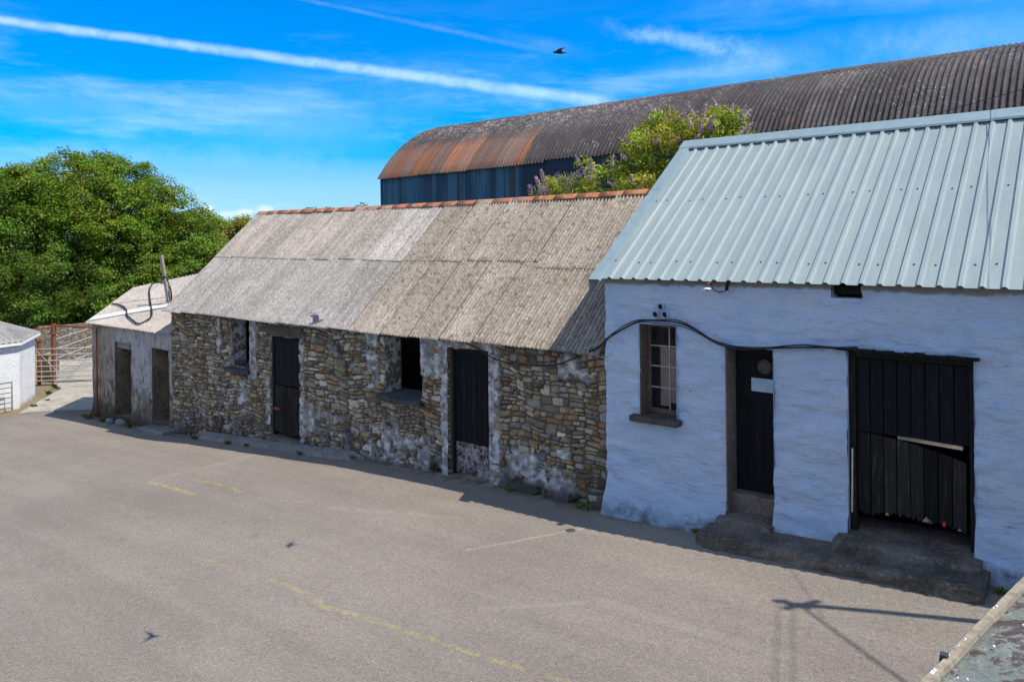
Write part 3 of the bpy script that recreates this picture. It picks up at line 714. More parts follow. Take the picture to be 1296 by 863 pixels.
    b = MB(); b.box((o[0]+.0, BY+.0, o[2]), (o[0]+.012, yf, o[3])); b.box((o[0]+.002, yf, o[2]), (o[0]+.05, yf+.04, o[3])); b.box((o[1]-.035, yf, o[2]), (o[1]-.002, yf+.04, o[3]))
    b.box((o[0]+.05, yf, o[3]-.05), (o[1]-.035, yf+.04, o[3]-.002)); b.box((o[0]+.05, yf, o[2]+.002), (o[1]-.035, yf+.04, o[2]+.06)); b.build('frame', M['framewood'], w)
    gx = [o[0]+.05, o[0]+.155, o[0]+.3, o[1]-.035]; gzs = [o[2]+.06, o[2]+.32, o[2]+.58, o[2]+.83, o[3]-.05]
    b = MB()
    for x in (o[0]+.30,): b.box((x-.008, yf+.005, gzs[0]), (x+.008, yf+.03, gzs[-1]))
    for z in gzs[1:-1]: b.box((gx[0], yf+.004, z-.008), (gx[-1], yf+.032, z+.008))
    b.build('glazing_bar', M['muntin'], w)
    for (xa, xb) in ((gx[0], gx[2]-.008), (gx[2]+.008, gx[3])):
        for i in range(4):
            b = MB(); b.add([(xa, yf+.018, gzs[i]+.008), (xb, yf+.018, gzs[i]+.008), (xb, yf+.018, gzs[i+1]-.008), (xa, yf+.018, gzs[i+1]-.008)], [(0, 1, 2, 3)]); b.build('pane', M['glass2'], w)
    b = MB(); b.box((gx[1]+.02, yf+.012, gzs[0]+.04), (gx[2]-.012, yf+.016, gzs[3]-.012)); b.box((gx[2]+.012, yf+.011, gzs[0]+.09), (gx[3]-.004, yf+.0165, gzs[3]-.02)); b.build('board', M['board'], w)
    b = MB(); b.box((o[0]-.1, 8.0, o[2]-.07), (o[1]+.06, 8.32, o[2]+.003), .012); sl = b.build('sill', M['sill'], w, bevel=.015)
    # ---- three clay vent pipes
    for vx, vz in ((-4.26, 2.50), (-4.33, 2.405), (-4.205, 2.41)):
        b = MB(); P = []
        for r_, yy in ((.044, 8.11), (.044, 8.082), (.039, 8.076), (.034, 8.09), (.034, 8.16)):
            P.append([(vx+r_*math.cos(2*math.pi*k/16), yy, vz+r_*math.sin(2*math.pi*k/16)) for k in range(17)])
        b.grid(np.array(P)); o_ = b.build('vent_pipe', M['bluelit_wall'], BB, smooth=True)
        b = MB(); b.add([(vx+.034*math.cos(2*math.pi*k/16), 8.105, vz+.034*math.sin(2*math.pi*k/16)) for k in range(16)], [tuple(range(16))]); b.build('throat_shade', M['dark'], o_)  # near-black disc paints the shade inside the pipe
    # ---- small door
    d = empty('small_door'); d.parent = BB; d.location = Vector((-3.19, 8.37, .42))-wloc(BB); o = BD
    b = MB(); b.box((o[0]+.001, BY-.02, .2), (o[0]+.014, 8.37, o[3])); b.build('jamb', M['jamb'], d)
    b = MB(); planks(b, o[0]+.02, o[1]-.005, lambda x: .43, lambda x: 2.06, 8.37, 5, gap=.004, colr=.15)
    b.box((o[0]+.02, 8.358, 1.5), (o[1]-.005, 8.369, 2.06)); b.build('leaf', M['black'], d)
    b = MB(); cx, cz = -3.105, 1.86; P = []
    for r_, yy in ((.098, 8.358), (.098, 8.345), (.082, 8.343), (.08, 8.354)): P.append([(cx+r_*math.cos(2*math.pi*k/28), yy, cz+r_*math.sin(2*math.pi*k/28)) for k in range(29)])
    b.grid(np.array(P)); b.build('porthole_rim', M['brownblack'], d, smooth=True)
    b = MB(); b.add([(cx+.081*math.cos(2*math.pi*k/28), 8.352, cz+.081*math.sin(2*math.pi*k/28)) for k in range(28)], [tuple(range(28))]); b.build('porthole', M['porthole'], d)
    b = MB(); b.box((-3.255, 8.348, 1.575), (-2.93, 8.356, 1.725)); tag(b.build('notice', M['plate'], d), 'blank pale blue notice plate', )
    b = MB(); b.box((o[0]+.005, 8.22, .18), (o[1]-.005, 8.46, .425), .006); b.build('threshold', M['jamb'], d, bevel=.02)
    b = MB(); b.bar((-3.5, 8.075, 2.115), (-2.1, 8.08, 2.19), .05, .018); b.build('drip_board', M['bluelit_wall'], d)
    # ---- broken plank doors
    d = empty('broken_door'); d.parent = BB; d.location = Vector((-1.6, 8.2, .3))-wloc(BB); o = BG
    b = MB(); b.box((o[0]+.004, 8.16, .23), (o[0]+.06, 8.26, o[3]-.003), .003); b.box((o[1]-.045, 8.16, .23), (o[1]-.004, 8.26, o[3]-.003), .003); b.box((o[0]+.06, 8.165, o[3]-.075), (o[1]-.045, 8.25, o[3]-.003), .003); b.build('frame', M['brownblack'], d)
    b = MB()   # ragged felt / timber over the door head
    for i in range(14):
        x = o[0]-.1+i*.09; b.box((x, 8.04+R.uniform(0, .02), 2.15+R.uniform(-.004, .01)), (x+.092, 8.2, 2.17+R.uniform(0, .018)), .004)
    b.build('head_board', M['black'], d)
    b = MB(); planks(b, o[0]+.065, o[1]-.05, lambda x: 1.325, lambda x: 2.075, 8.21, 8, colr=.3); b.build('upper_leaf', M['black'], d)
    b = MB(); planks(b, o[0]+.07, o[1]-.075, lambda x: .50+.05*math.sin((x+2.1)*2.6)-.02*(x+2.1), lambda x: 1.318-.165*max(0, (x+2.09)/.98)**1.7, 8.205, 8, colr=.5, jagged=.032); lo = b.build('lower_leaf', M['brownblack'], d)
    for x, q in ((-1.82, .035), (-1.47, .06), (-1.44, .03), (-1.19, .03)):
        zb_ = .50+.05*math.sin((x+2.1)*2.6)-.02*(x+2.1)-.012; b = MB(); b.add([(x-q*.6, 8.2, zb_), (x+q*.7, 8.2, zb_+.004), (x+q*.3, 8.2, zb_+q*.6), (x, 8.2, zb_+q*R.uniform(.8, 1.3)), (x-q*.4, 8.2, zb_+q*.4)], [(0, 1, 2, 3, 4)]); b.build('splinter', M['splinter'], lo)
    b = MB(); b.box((-1.33, 8.198, .52), (-1.305, 8.2035, .565), .004); tag(b.build('red_patch', M['redpaint'], lo), 'small splash of red paint')
    b = MB(); b.bar((-1.73, 8.3, 1.30), (-1.16, 8.27, 1.285), .06, .035); b.build('rail', M['palewood'], d)
    b = MB(); b.bar((-2.135, 8.15, .5), (-2.125, 8.15, 1.15), .012, .03, (0, 1, 0)); b.build('bare_strip', M['palewood'], d)
    # ---- lamp holder under the eave
    l = empty('eave_lamp'); l.parent = BB; l.location = Vector((-3.6, 8.0, 2.75))-wloc(BB)
    b = MB(); b.tube([(-3.60, 8.1, 2.80), (-3.60, 8.03, 2.815), (-3.605, 7.985, 2.80), (-3.61, 7.975, 2.755)], .008, 6); b.build('bracket', M['rust'], l, smooth=True)
    b = MB(); b.tube([(-3.61, 7.975, 2.757), (-3.61, 7.975, 2.748), (-3.61, 7.975, 2.738), (-3.61, 7.975, 2.73)], [.012, .045, .048, .02], 16); b.build('lamp_shade', M['china'], l, smooth=True)
    b = MB(); b.tube([(-3.61, 7.975, 2.732), (-3.61, 7.975, 2.715)], [.012, .01], 8); b.build('bulb_socket', M['screw'], l)
    b = MB(); b.tube([(-3.6, 8.05, 2.79), (-3.56, 8.06, 2.72), (-3.5, 8.07, 2.70), (-3.43, 8.07, 2.72), (-3.4, 8.08, 2.78)], .006, 6); b.tube([(-3.42, 8.07, 2.73), (-3.405, 8.06, 2.82)], .022, 6); b.build('flex', M['brownblack'], l)
def glass2():
    m = NT('grimy_pane', .2, .5); g = m.n('BsdfTransparent'); g.inputs[0].default_value = (.85, .85, .83, 1)
    m.col(m.mix(m.ramp(m.noise(40, 5, .8), .5, .8), (.02, .022, .022), (.16, .15, .14))); mx = m.n('MixShader'); m.put(mx.inputs[0], m.ramp(m.noise(12, 5),   .3, .7, .12, .4))
    m.t.links.new(m.b.outputs[0], mx.inputs[2]); m.t.links.new(g.outputs[0], mx.inputs[1]); m.t.links.new(mx.outputs[0], m.t.nodes['Material Output'].inputs['Surface']); return m.m
M['glass2'] = glass2(); M['porthole'] = simple('rusted_porthole', (.07, .055, .04), .5, .5, 25, .003)
blue()

# ---- concrete steps: irregular mossy blocks
def rough_block(name, label, x0, x1, y0, y1, z0f, z1f, mat, cat='step', amp=.03, sx=0.):
    nx = max(6, int((x1-x0)/.05)); ring = []
    prof = []
    H = 8
    for i in range(H): prof.append((y0, i/(H-1)*.9, 1))
    prof.append((y0+.02, .97, 1))
    for i in range(6): prof.append((y0+.05+(y1-y0-.05)*i/5, 1., 0))
    P = np.zeros((nx+1, len(prof), 3))
    for i in range(nx+1):
        x = x0+(x1-x0)*i/nx; zb, zt = z0f(x), z1f(x)
        e = min(1, min(i, nx-i)/2.5)
        for j, (y, q, fr) in enumerate(prof):
            n = float(fbm(x*8, j*.8+y*6, 4, 51))-.5; n3 = float(fbm(x*1.5, j*.2, 3, 55))-.5
            P[i, j] = (x+n*.03, y-(n*amp*2.2+n3*amp*2)*fr+(1-e)*.03*fr+sx*(x-x0), zb+(zt-zb)*q+n*amp*(.5 if q == 1. else .2)-(1-e)*.02)
    b = MB(); b.grid(P)
    for i in (0, nx):
        row = [tuple(P[i, j]) for j in range(len(prof))]+[(P[i, -1, 0], P[i, -1, 1], z0f(P[i, 0, 0]))]
        b.add(row, [tuple(range(len(row)))[::(1 if i == 0 else -1)]])
    return tag(b.build(name, mat, smooth=True), label, cat)
g_ = lambda x: gz(x)-.05
rough_block('concrete_step', 'long low rough concrete step at the foot of the white limewashed wall', -3.62, -.92, 7.60, 8.12, g_, lambda x: gz(x)+.145, M['step'], 'step', .035, -.03)
rough_block('concrete_step', 'short upper step below the narrow black door with a porthole', -3.52, -2.9, 7.9, 8.28, g_, lambda x: .225+(x+3)*.02, M['step'], 'step', .03)
rough_block('concrete_step', 'thick upper step below the broken black plank door', -2.24, -.98, 7.78, 8.62, g_, lambda x: .335+(x+1.6)*.03, M['step'], 'step', .03)

# ---- black cable along both walls
def catm(p, k=5):
    out = []
    for i in range(len(p)-1):
        a = p[max(i-1, 0)]; b = p[i]; c = p[i+1]; d = p[min(i+2, len(p)-1)]
        for j in range(k):
            t = j/k; out.append(tuple(.5*((2*b[q])+(-a[q]+c[q])*t+(2*a[q]-5*b[q]+4*c[q]-d[q])*t*t+(-a[q]+3*b[q]-3*c[q]+d[q])*t**3) for q in range(len(b))))
    return out+[p[-1]]
cb = [(-7.6, 1.86), (-7.21, 1.78), (-6.84, 1.64), (-6.35, 1.61), (-5.82, 1.66), (-5.38, 1.83), (-5.11, 1.95), (-4.96, 2.08), (-4.73, 2.22), (-4.51, 2.32), (-4.25, 2.335), (-4.01, 2.33), (-3.79, 2.26), (-3.6, 2.16), (-3.46, 2.11), (-3.23, 2.08), (-2.84, 2.13), (-2.39, 2.17), (-2.04, 2.18)]
def cabley(x): return 8.09 if x < -5.2 else 8.055
b = MB(); pc = catm([(x, cabley(x), z) for x, z in cb]); b.tube(pc, .011, 6)
b.tube([(x, y-.012, z+.018+.01*math.sin(x*9)) for x, y, z in pc if x > -5.3], .008, 6); b.tube([(x, y-.004, z-.02+.012*math.sin(x*5)) for x, y, z in pc if x > -4.8 and x < -3.3], .006, 6)
tag(b.build('cable', M['cable'], smooth=True), 'drooping bundle of black cables running across both barn walls', 'cable')
b = MB(); b.tube([(-5.42, 8.05, 1.88), (-5.14, 8.04, 1.99), (-4.9, 8.05, 2.12)], .006, 6); b.tube([(-5.42, 8.05, 1.88), (-5.0, 8.03, 1.83), (-4.9, 8.04, 1.9)], .006, 6)
tag(b.build('cable_tie', M['muntin'], smooth=True), 'thin pale stray wires at the joint of stone and white walls', 'wire')

# ================================================================== LOW SHED AT THE LEFT
LS = empty('rendered_shed', (-18.4, 8.3, -.9), 'low stained concrete shed with two doorless openings at the end of the barn', 'shed')
O1 = (-19.15, -18.3, -.83, .97); O2 = (-17.24, -16.46, -.72, .95)
def lowshed():
    b = MB(); wallgrid(b, -20.45, -16.32, lambda x: -1.25, 1.34, YW, .06, [O1, O2], lambda X, Z: (fbm(X*3, Z*3, 4, 61)-.5)*.05+.12*np.clip(1-(Z-np.interp(X, _gx, _gz))/.35, 0, 1)**1.5*fbm(X*3, Z*2, 3, 62), jag=.03)
    b.box((-20.45, YW+.03, -1.3), (-20.2, 10.4, 1.4)); b.box((-21.3, 10.3, -1.3), (-16.35, 10.5, 1.9)); b.build('wall', M['shedwall'], LS, smooth=False)
    b = MB()
    for o in (O1, O2): reveal(b, o, YW-.01, .28)
    for o in (O1, O2): b.box((o[0]-.25, YW+.26, -1.0), (o[0]+.012, YW+1.3, 1.3))
    b.box((-20.2, YW+1.3, -1.0), (-16.35, YW+1.4, 1.5)); b.build('inner_wall', M['innerwall'], LS)
    b = MB(); b.box((O1[0]-.05, YW+.05, .80), (O1[1]-.12, YW+.3, .975)); b.build('lintel', M['kerb'], LS)
    b = MB(); b.box((-20.3, YW+.3, -1.2), (-16.4, 10.3, -.85)); b.build('floor', M['soil'], LS)
    # roof: corrugated sheets on a splayed plan, monopitch
    A = np.array((-20.52, 8.06)); Bb = np.array((-21.88, 9.91)); E = np.array((-16.2, 8.06)); F = np.array((-16.32, 12.8))
    Z = lambda y: 1.345+(y-8.06)*.404
    b = MB()
    for r0, r1, li in ((-.0, .52, 0), (.49, 1., .014)):
        n = 60*8; rows = []
        for t in np.linspace(r0, r1, 6):
            p = A+(Bb-A)*t; q = E+(F-E)*t; row = []
            for i in range(n+1):
                s_ = i/n; xy = p+(q-p)*s_; row.append((xy[0], xy[1], Z(xy[1])+.012*math.cos(2*math.pi*i/8)+li+.02*float(fbm(s_*9, t*4, 3, 71))-.01))
            rows.append(row)
        b.grid(np.array(rows)[:, ::-1], col=(.4, .355, .31))
    rf = b.build('roof', M['asbestos'], LS, smooth=True)
    b = MB(); q = [(-20.48, 8.12), (-16.4, 9.9), (-16.4, 10.12), (-20.62, 8.3)]
    b.add([(x, y, Z(y)+.035) for x, y in q]+[(x, y, Z(y)+.015) for x, y in q], [(0, 1, 2, 3), (0, 4, 5, 1), (2, 6, 7, 3), (3, 7, 4, 0), (1, 5, 6, 2)]); b.build('white_flashing', M['paintwhite'], rf)
    b = MB(); b.tube([(-20.0, 8.12, -1.0), (-20.0, 8.12, 1.25)], .022, 8); b.build('downpipe', M['rust'], LS, smooth=True)
    rough_block('stone_slab', 'flat pale threshold slab before the right hand opening of the low shed', -17.3, -16.1, 7.83, 8.35, g_, lambda x: gz(x)+.09, M['kerb'], 'slab', .02)
    for (x, y, s_, lb) in ((-19.0, 8.0, .12, 'small rounded stone at the foot of the low shed pier'), (-18.45, 8.02, .17, 'larger pale stone lying in the left shed doorway')):
        b = MB(); n = 10; P = []
        for i in range(7):
            ph = math.pi*i/6; P.append([(x+s_*math.sin(ph)*math.cos(2*math.pi*k/n)*(1.2+.2*math.sin(k*2.1)), y+s_*.7*math.sin(ph)*math.sin(2*math.pi*k/n), gz(x)+.04+s_*.6*math.cos(ph)+.01*math.sin(k*3+i)) for k in range(n+1)])
        b.grid(np.array(P)); tag(b.build('loose_stone', M['kerb'], smooth=True), lb, 'stone')
lowshed()
b = MB(); b.bar((-18.6, 9.28, 1.80), (-18.98, 9.28, 3.03), .12, .045, (0, 1, 0)); b.bar((-18.50, 9.30, 1.83), (-18.60, 9.3, 2.2), .04, .03, (0, 1, 0))
tag(b.build('wooden_post', M['wood'], bevel=.004), 'weathered grey plank leaning upright out of the low shed roof', 'post')
zr = lambda y: 1.345+(y-8.06)*.404
lp = [(-21.05, 8.95), (-20.6, 8.93), (-20.1, 8.84), (-19.7, 8.72), (-19.18, 8.51), (-18.5, 8.34), (-18.04, 8.24), (-17.9, 8.3), (-18.1, 8.6), (-19.2, 9.1), (-20.65, 9.76), (-21.2, 10.15), (-20.68, 10.2), (-19.6, 9.8), (-18.8, 9.33)]
b = MB(); b.tube(catm([(x, y, zr(y)+.04) for x, y in lp]), .02, 6); b.tube(catm([(-18.85, 9.25, 2.45), (-18.6, 9.2, 2.5), (-18.35, 9.2, 2.2), (-18.4, 9.25, 1.9)]), .018, 6)
tag(b.build('cable', M['cable'], smooth=True), 'looped black cable lying over the low shed roof', 'cable')

# ================================================================== WHITE SHED FAR LEFT
WS = empty('white_shed', (-24.6, 6.5, -1.25), 'small bright whitewashed shed with a grey corrugated roof at the left edge', 'shed')
def whiteshed():
    K = Vector((-24.33, 7.8, 0)); d1 = Vector((.24, -.97, 0)); d2 = Vector((-.86, .51, 0)).normalized()
    c = [K, K+d2*1.77, K+d2*1.77+Vector((-2.8, -1.0, 0)), K+d1*5+Vector((-4, -1.5, 0)), K+d1*5]
    zt = [.60, .66, .8, .8, .6]; b = MB(); n = len(c)
    b.add([(p.x, p.y, -1.5) for p in c]+[(p.x, p.y, z-.03) for p, z in zip(c, zt)], [(i, n+i, n+(i+1) % n, (i+1) % n) for i in range(n)]); b.build('wall', M['white'], WS)
    b = MB()
    A = np.array((*(K+Vector((.12, .02, 0)))[:2], .60)); Bq = np.array((*(K+d2*1.85+Vector((.1, .1, 0)))[:2], .66)); T1 = np.array((-28.1, 8.35, .93)); A2 = np.array((*(K+d1*5+Vector((.12, 0, 0)))[:2], .58)); T0 = A2+(T1-A)+np.array((-.3, -1.2, 0))
    rows = []
    for t in np.linspace(0, 1, 10):
        p = A2+(T0-A2)*t; q = A+(T1-A)*t; row = []
        for i in range(30*6+1):
            s_ = i/180; v = p+(q-p)*s_; row.append((v[0], v[1], v[2]+.022*math.cos(2*math.pi*i/6)))
        rows.append(row)
    b.grid(np.array(rows), col=(.3, .285, .27))
    rows = []
    for t in np.linspace(0, 1, 10):
        p = A+(T1-A)*t; q = Bq+(T1-Bq)*t; rows.append([tuple(p+(q-p)*i/48+np.array((0, 0, .022*math.cos(2*math.pi*i/6)))) for i in range(49)])
    b.grid(np.array(rows), col=(.3, .285, .27)); rf = b.build('roof', M['asbestos'], WS, smooth=True); m = rf.modifiers.new('s', 'SOLIDIFY'); m.thickness = .01
    b = MB(); b.bar(A-np.array((0, 0, .05)), Bq-np.array((0, 0, .05)), .03, .07); b.bar(A-np.array((0, 0, .05)), A2-np.array((0, 0, .05)), .03, .07); b.build('fascia', M['paintwhite'], WS)
    b = MB(); b.tube([K+d1*.78+Vector((.06, 0, -1.25)), K+d1*.78+Vector((.06, 0, .5))], .03); b.build('downpipe', M['cable'], WS)
    # small steel hurdle leaning on the wall
    h = empty('steel_hurdle', K+d1*.6+Vector((.2, 0, -1.25)), 'small dull grey steel hurdle standing against the white shed', 'gate')
    p0 = K+d1*.32+Vector((.3, 0, -1.24)); p1 = K+d1*2.2+Vector((.3, 0, -1.24))
    b = MB(); b.tube([p0, p0+Vector((0, 0, .78)), p1+Vector((0, 0, .78)), p1], .022); b.build('frame', M['darkgalv'], h)
    for i in range(5):
        b = MB(); z = .08+i*.14; b.tube([p0+Vector((0, 0, z)), p1+Vector((0, 0, z))], .014); b.build('rail', M['darkgalv'], h)
whiteshed()

# ================================================================== GATES, POST AND WALLS BEHIND
def gate(p0, p1, z0, h, rails, label, mat, braces=True):
    p0 = Vector(p0); p1 = Vector(p1); g = empty('field_gate', (*p0[:2], z0), label, 'gate')
    U = Vector((0, 0, 1))
    for pp in (p0, p1): b = MB(); b.tube([pp, pp+U*h], .03); b.build('stile', mat, g)
    for i in range(rails):
        t = (i/(rails-1))**1.15; b = MB(); b.tube([p0+U*(.06+(h-.1)*t), p1+U*(.06+(h-.1)*t)], .02); b.build('rail', mat, g)
    if braces:
        m = (p0+p1)/2
        for a, c in ((p0+U*(h-.04), m+U*.06), (m+U*.06, p1+U*(h-.04)), (p0+U*.9*h+(p1-p0)*.5, p1+U*.2)):
            b = MB(); b.tube([a, c], .014); b.build('brace', mat, g)
gate((-28.0, 9.42, -1.22), (-26.7, 10.85, -1.22), -1.22, 1.15, 7, 'galvanised field gate hung closest to the low shed', M['galv'])
gate((-28.4, 10.2, -1.15), (-30.6, 12.6, -1.0), -1.15, 1.3, 5, 'farther galvanised gate standing open behind the rusty post', M['galv'], False)
b = MB(); b.tube([(-28.35, 10.12, -1.35), (-28.35, 10.12, .66)], .075, 8); b.bar((-28.35, 10.12, .3), (-28.35, 10.12, .36), .19, .19, (0, 1, 0)); tag(b.build('gate_post', M['rust']), 'tall rusty steel gate post between the gates', 'post')
b = MB(); b.tube([(-28.15, 9.6, -1.35), (-28.15, 9.6, .15)], .06, 8); b.bar((-28.15, 9.6, .13), (-28.15, 9.6, .18), .16, .16, (0, 1, 0)); tag(b.build('gate_post', M['rust']), 'shorter dark rusty post beside the white shed', 'post')
b = MB(); b.tube([(-28.3, 8.6, .42), (-28.35, 10.1, .56)], .035, 8); tag(b.build('rusty_rail', M['rust']), 'rusty steel rail left of the tall gate post', 'rail')
b = MB(); b.tube([(-28.35, 10.13, .60), (-26.9, 11.0, .52)], .035, 8); tag(b.build('rusty_rail', M['rust']), 'rusty steel rail right of the tall gate post', 'rail')
def rwall(name, label, pts, z0, z1, th, mat, nx=24):
    b = MB(); (xa, ya), (xb, yb) = pts; d = Vector((xb-xa, yb-ya, 0)).normalized(); nn = Vector((-d.y, d.x, 0))*th/2
    P = []
    for i in range(nx+1):
        t = i/nx; c = Vector((xa+(xb-xa)*t, ya+(yb-ya)*t, 0)); zt = z1+.05*(float(fbm(t*8, 3., 3, 81))-.5)
        j = .03*(float(fbm(t*12, 1., 3, 83))-.5); P.append([tuple(c-nn*(1+j)+Vector((0, 0, z0))), tuple(c-nn*(1+j)+Vector((0, 0, zt))), tuple(c+nn+Vector((0, 0, zt+.01))), tuple(c+nn+Vector((0, 0, z0)))])
    b.grid(np.array(P)); b.add(P[0], [(0, 1, 2, 3)]); b.add(P[-1], [(3, 2, 1, 0)]); return tag(b.build(name, mat), label, 'wall')
rwall('rubble_wall', 'tall rubble boundary wall beyond the concrete track and gates', ((-33.2, 11.3), (-31.8, 18)), -1.5, .12, .3, M['backwall'])
rwall('ochre_wall', 'short ochre rendered wall between the two gate posts', ((-28.9, 9.3), (-28.9, 10.35)), -1.5, -.42, .25, M['ochre'], 8)
rwall('brick_wall', 'brown wall top seen behind the ochre wall beside the gate', ((-30.3, 9.2), (-30.5, 11.0)), -1.5, .02, .3, M['rubble'], 10)

# ================================================================== DUTCH BARN
DB = empty('dutch_barn', (-8, 22, 0), 'big barrel roofed barn with rusty corrugated roof and navy blue sides', 'barn')
def dutch():
    yc, zc, Rr = 22.4, 2.64, 5.3; x0, x1 = -20.75, 9.0
    a0 = math.atan2(5.62-zc, 18.0-yc); a1 = math.pi-a0
    b = MB()
    def arc(aa, bb, dr=0, n=16): return [(yc+(Rr+dr)*math.cos(a), zc+(Rr+dr)*math.sin(a), math.cos(a), math.sin(a)) for a in np.linspace(aa, bb, n)]
    x = x0; k = 0
    while x < x1:
        w = .13*R.choice((7, 8, 8, 9)); xe = min(x+w, x1); d = 0 if x < -14 else .03
        e = R.uniform(-.012, .012)+(-.018 if x > -14 else 0)
        segs_ = [(a0+e, a0-.62), (a0-.6, a0-1.25), (a0-1.23, a1)] 
        for i, (p, q) in enumerate(segs_): corr(b, x, xe+.05, arc(p, q, -.004*i+R.uniform(-.006, .006)+d*.3, 11), .13, .026, 8, np.array((1., 1., 1.))*R.uniform(.75, 1.2), R.uniform(0, .01), .02)
        x = xe
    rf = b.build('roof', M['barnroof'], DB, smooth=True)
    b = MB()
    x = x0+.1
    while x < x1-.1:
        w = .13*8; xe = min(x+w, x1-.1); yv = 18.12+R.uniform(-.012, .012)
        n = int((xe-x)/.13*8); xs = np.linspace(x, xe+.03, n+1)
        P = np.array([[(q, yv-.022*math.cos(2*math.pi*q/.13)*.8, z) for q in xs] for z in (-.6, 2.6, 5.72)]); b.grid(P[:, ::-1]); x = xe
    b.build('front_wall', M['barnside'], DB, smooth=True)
    b = MB(); b.box((x0+.1, 26.6, -.6), (x1-.1, 26.7, 5.6)); b.build('rear_wall', M['barnside'], DB)
    for xa in (x0+.12, x1-.14):
        b = MB(); pts = [(18.13, -.6)]+[(yc+(Rr-.06)*math.cos(a), zc+(Rr-.06)*math.sin(a)) for a in np.linspace(a0, a1, 20)]+[(26.6, -.6)]; n = len(pts)
        b.add([(xa, y, z) for y, z in pts]+[(xa+.03, y, z) for y, z in pts], [tuple(range(n))[::-1], tuple(range(n, 2*n))]+[(i, (i+1) % n, n+(i+1) % n, n+i) for i in range(n)]); b.build('gable_end', M['barnside'], DB)
dutch()

# ================================================================== FOREGROUND FLAT ROOF
FR = empty('flat_roofed_shed', (1.2, 1.5, .2), 'lichen blotched grey green flat roof at the bottom right corner', 'shed')
def flat():
    z = 2.0; e0 = np.array((-.60, 1.55)); e1 = np.array((-.225, 3.78)); dv = (e1-e0)
    X = []; nx, nn = 90, 70
    for i in range(nx+1):
        s_ = i/nx; row = []
        for j in range(nn+1):
            t = j/nn; p = e0+dv*(t*1.0); x = p[0]+s_*3.0
            row.append((x+(.006*(float(fbm(t*60, 2., 3, 91))-.5) if i == 0 else 0), p[1], z+.012*(float(fbm(x*3, p[1]*3, 4, 92))-.5)-.02*max(0, 1-s_*30)))
        X.append(row)
    b = MB(); b.grid(np.array(X)); rf = b.build('roof', M['slabtop'], FR, smooth=True)
    b = MB(); n = 60; P = []
    for j in range(n+1):
        t = j/n; p = e0+dv*t; q = .005*(float(fbm(t*50, 5., 3, 93))-.5); w = .008+.012*float(fbm(t*18, 8., 3, 95))
        P.append([(p[0]-.008+q, p[1], z-.12), (p[0]-.010+q, p[1], z+.002), (p[0]-.006+q, p[1], z+.008), (p[0]+.002+w, p[1], z+.006), (p[0]+.006+w, p[1], z-.01)])
    b.grid(np.array(P)); b.build('edge_strip', M['tan'], rf)
    b = MB()
    for j in range(46):   # flakes of white paint and grit along the edge
        t = R.random(); p = e0+dv*t; x = p[0]+R.choice((-.004, .0, R.uniform(.01, .35))); s_ = R.uniform(.0015, .005)
        b.box((x-s_, p[1]-s_*1.6, z+.002), (x+s_, p[1]+s_*1.6, z+.008), .001)
    tag(b.build('flakes', M['paintwhite'], rf), kind='stuff')
    b = MB(); b.box((-.438, 2.62, z-.012), (-.416, 2.64, z+.016), .003); b.build('bracket', M['screw'], rf)
    b = MB(); pl = [(-.66, .9), (-.13, 3.7), (2.3, 3.7), (2.3, .9)]
    b.add([(x, y, -.1) for x, y in pl]+[(x, y, 1.9) for x, y in pl], [(0, 4, 5, 1), (1, 5, 6, 2), (2, 6, 7, 3), (3, 7, 4, 0), (4, 7, 6, 5)]); b.build('wall', M['shedwall'], FR)
flat()

# ================================================================== POLE AND OVERHEAD WIRES (they cast the shadow at lower right)
PX, PY, PH = 1.02, 7.86, 5.6
PO = empty('utility_pole', (PX, PY, gz(PX)), 'wooden utility pole just right of the picture', 'pole')
b = MB(); b.tube([(PX, PY, 0), (PX, PY, gz(PX)+PH-.1)], [.055, .035], 10); b.build('shaft', M['bark'], PO, smooth=True)
b = MB(); b.bar((PX-.1, PY-.15, PH), (PX+.1, PY+.15, PH), .05, .05); b.build('crossarm', M['bark'], PO)
for dx in (-.1, .0, .1):
    b = MB(); b.tube([(PX+dx, PY, PH+.02), (PX+dx, PY, PH+.07), (PX+dx, PY, PH+.13), (PX+dx, PY, PH+.18)], [.02, .045, .025, .04], 8); b.build('insulator', M['cable'], PO, smooth=True)
def wire(a, c, r, label, sag=.3):
    b = MB(); a = Vector(a); c = Vector(c); b.tube([a.lerp(c, t)-Vector((0, 0, sag*4*t*(1-t))) for t in np.linspace(0, 1, 16)], r, 5); tag(b.build('overhead_wire', M['cable']), label, 'wire', 'overhead wires from the pole')
wire((PX+.05, PY, PH+.1), (PX+.05+16*.76, PY-16*.65, PH+.2), .014, 'thicker overhead wire running out over the yard', .0)
wire((PX-.1, PY, PH+.15), (PX-.1+18*.32, PY-18*.95, PH+.6), .005, 'thin left overhead wire running towards the camera side', .0)
wire((PX+.02, PY, PH+.15), (PX+.08+18*.32, PY-18*.95, PH+.6), .005, 'thin right overhead wire running towards the camera side', .0)
# wire whose shadow falls over the tin roof
wire((-2.13-1.32*5, 12.53+2.27*5, 5.10+.14*5), (-.81+1.32*1.2, 10.26-2.27*1.2, 4.96-.14*1.2), .0045, 'overhead wire crossing low over the tin roof ridge', .0)

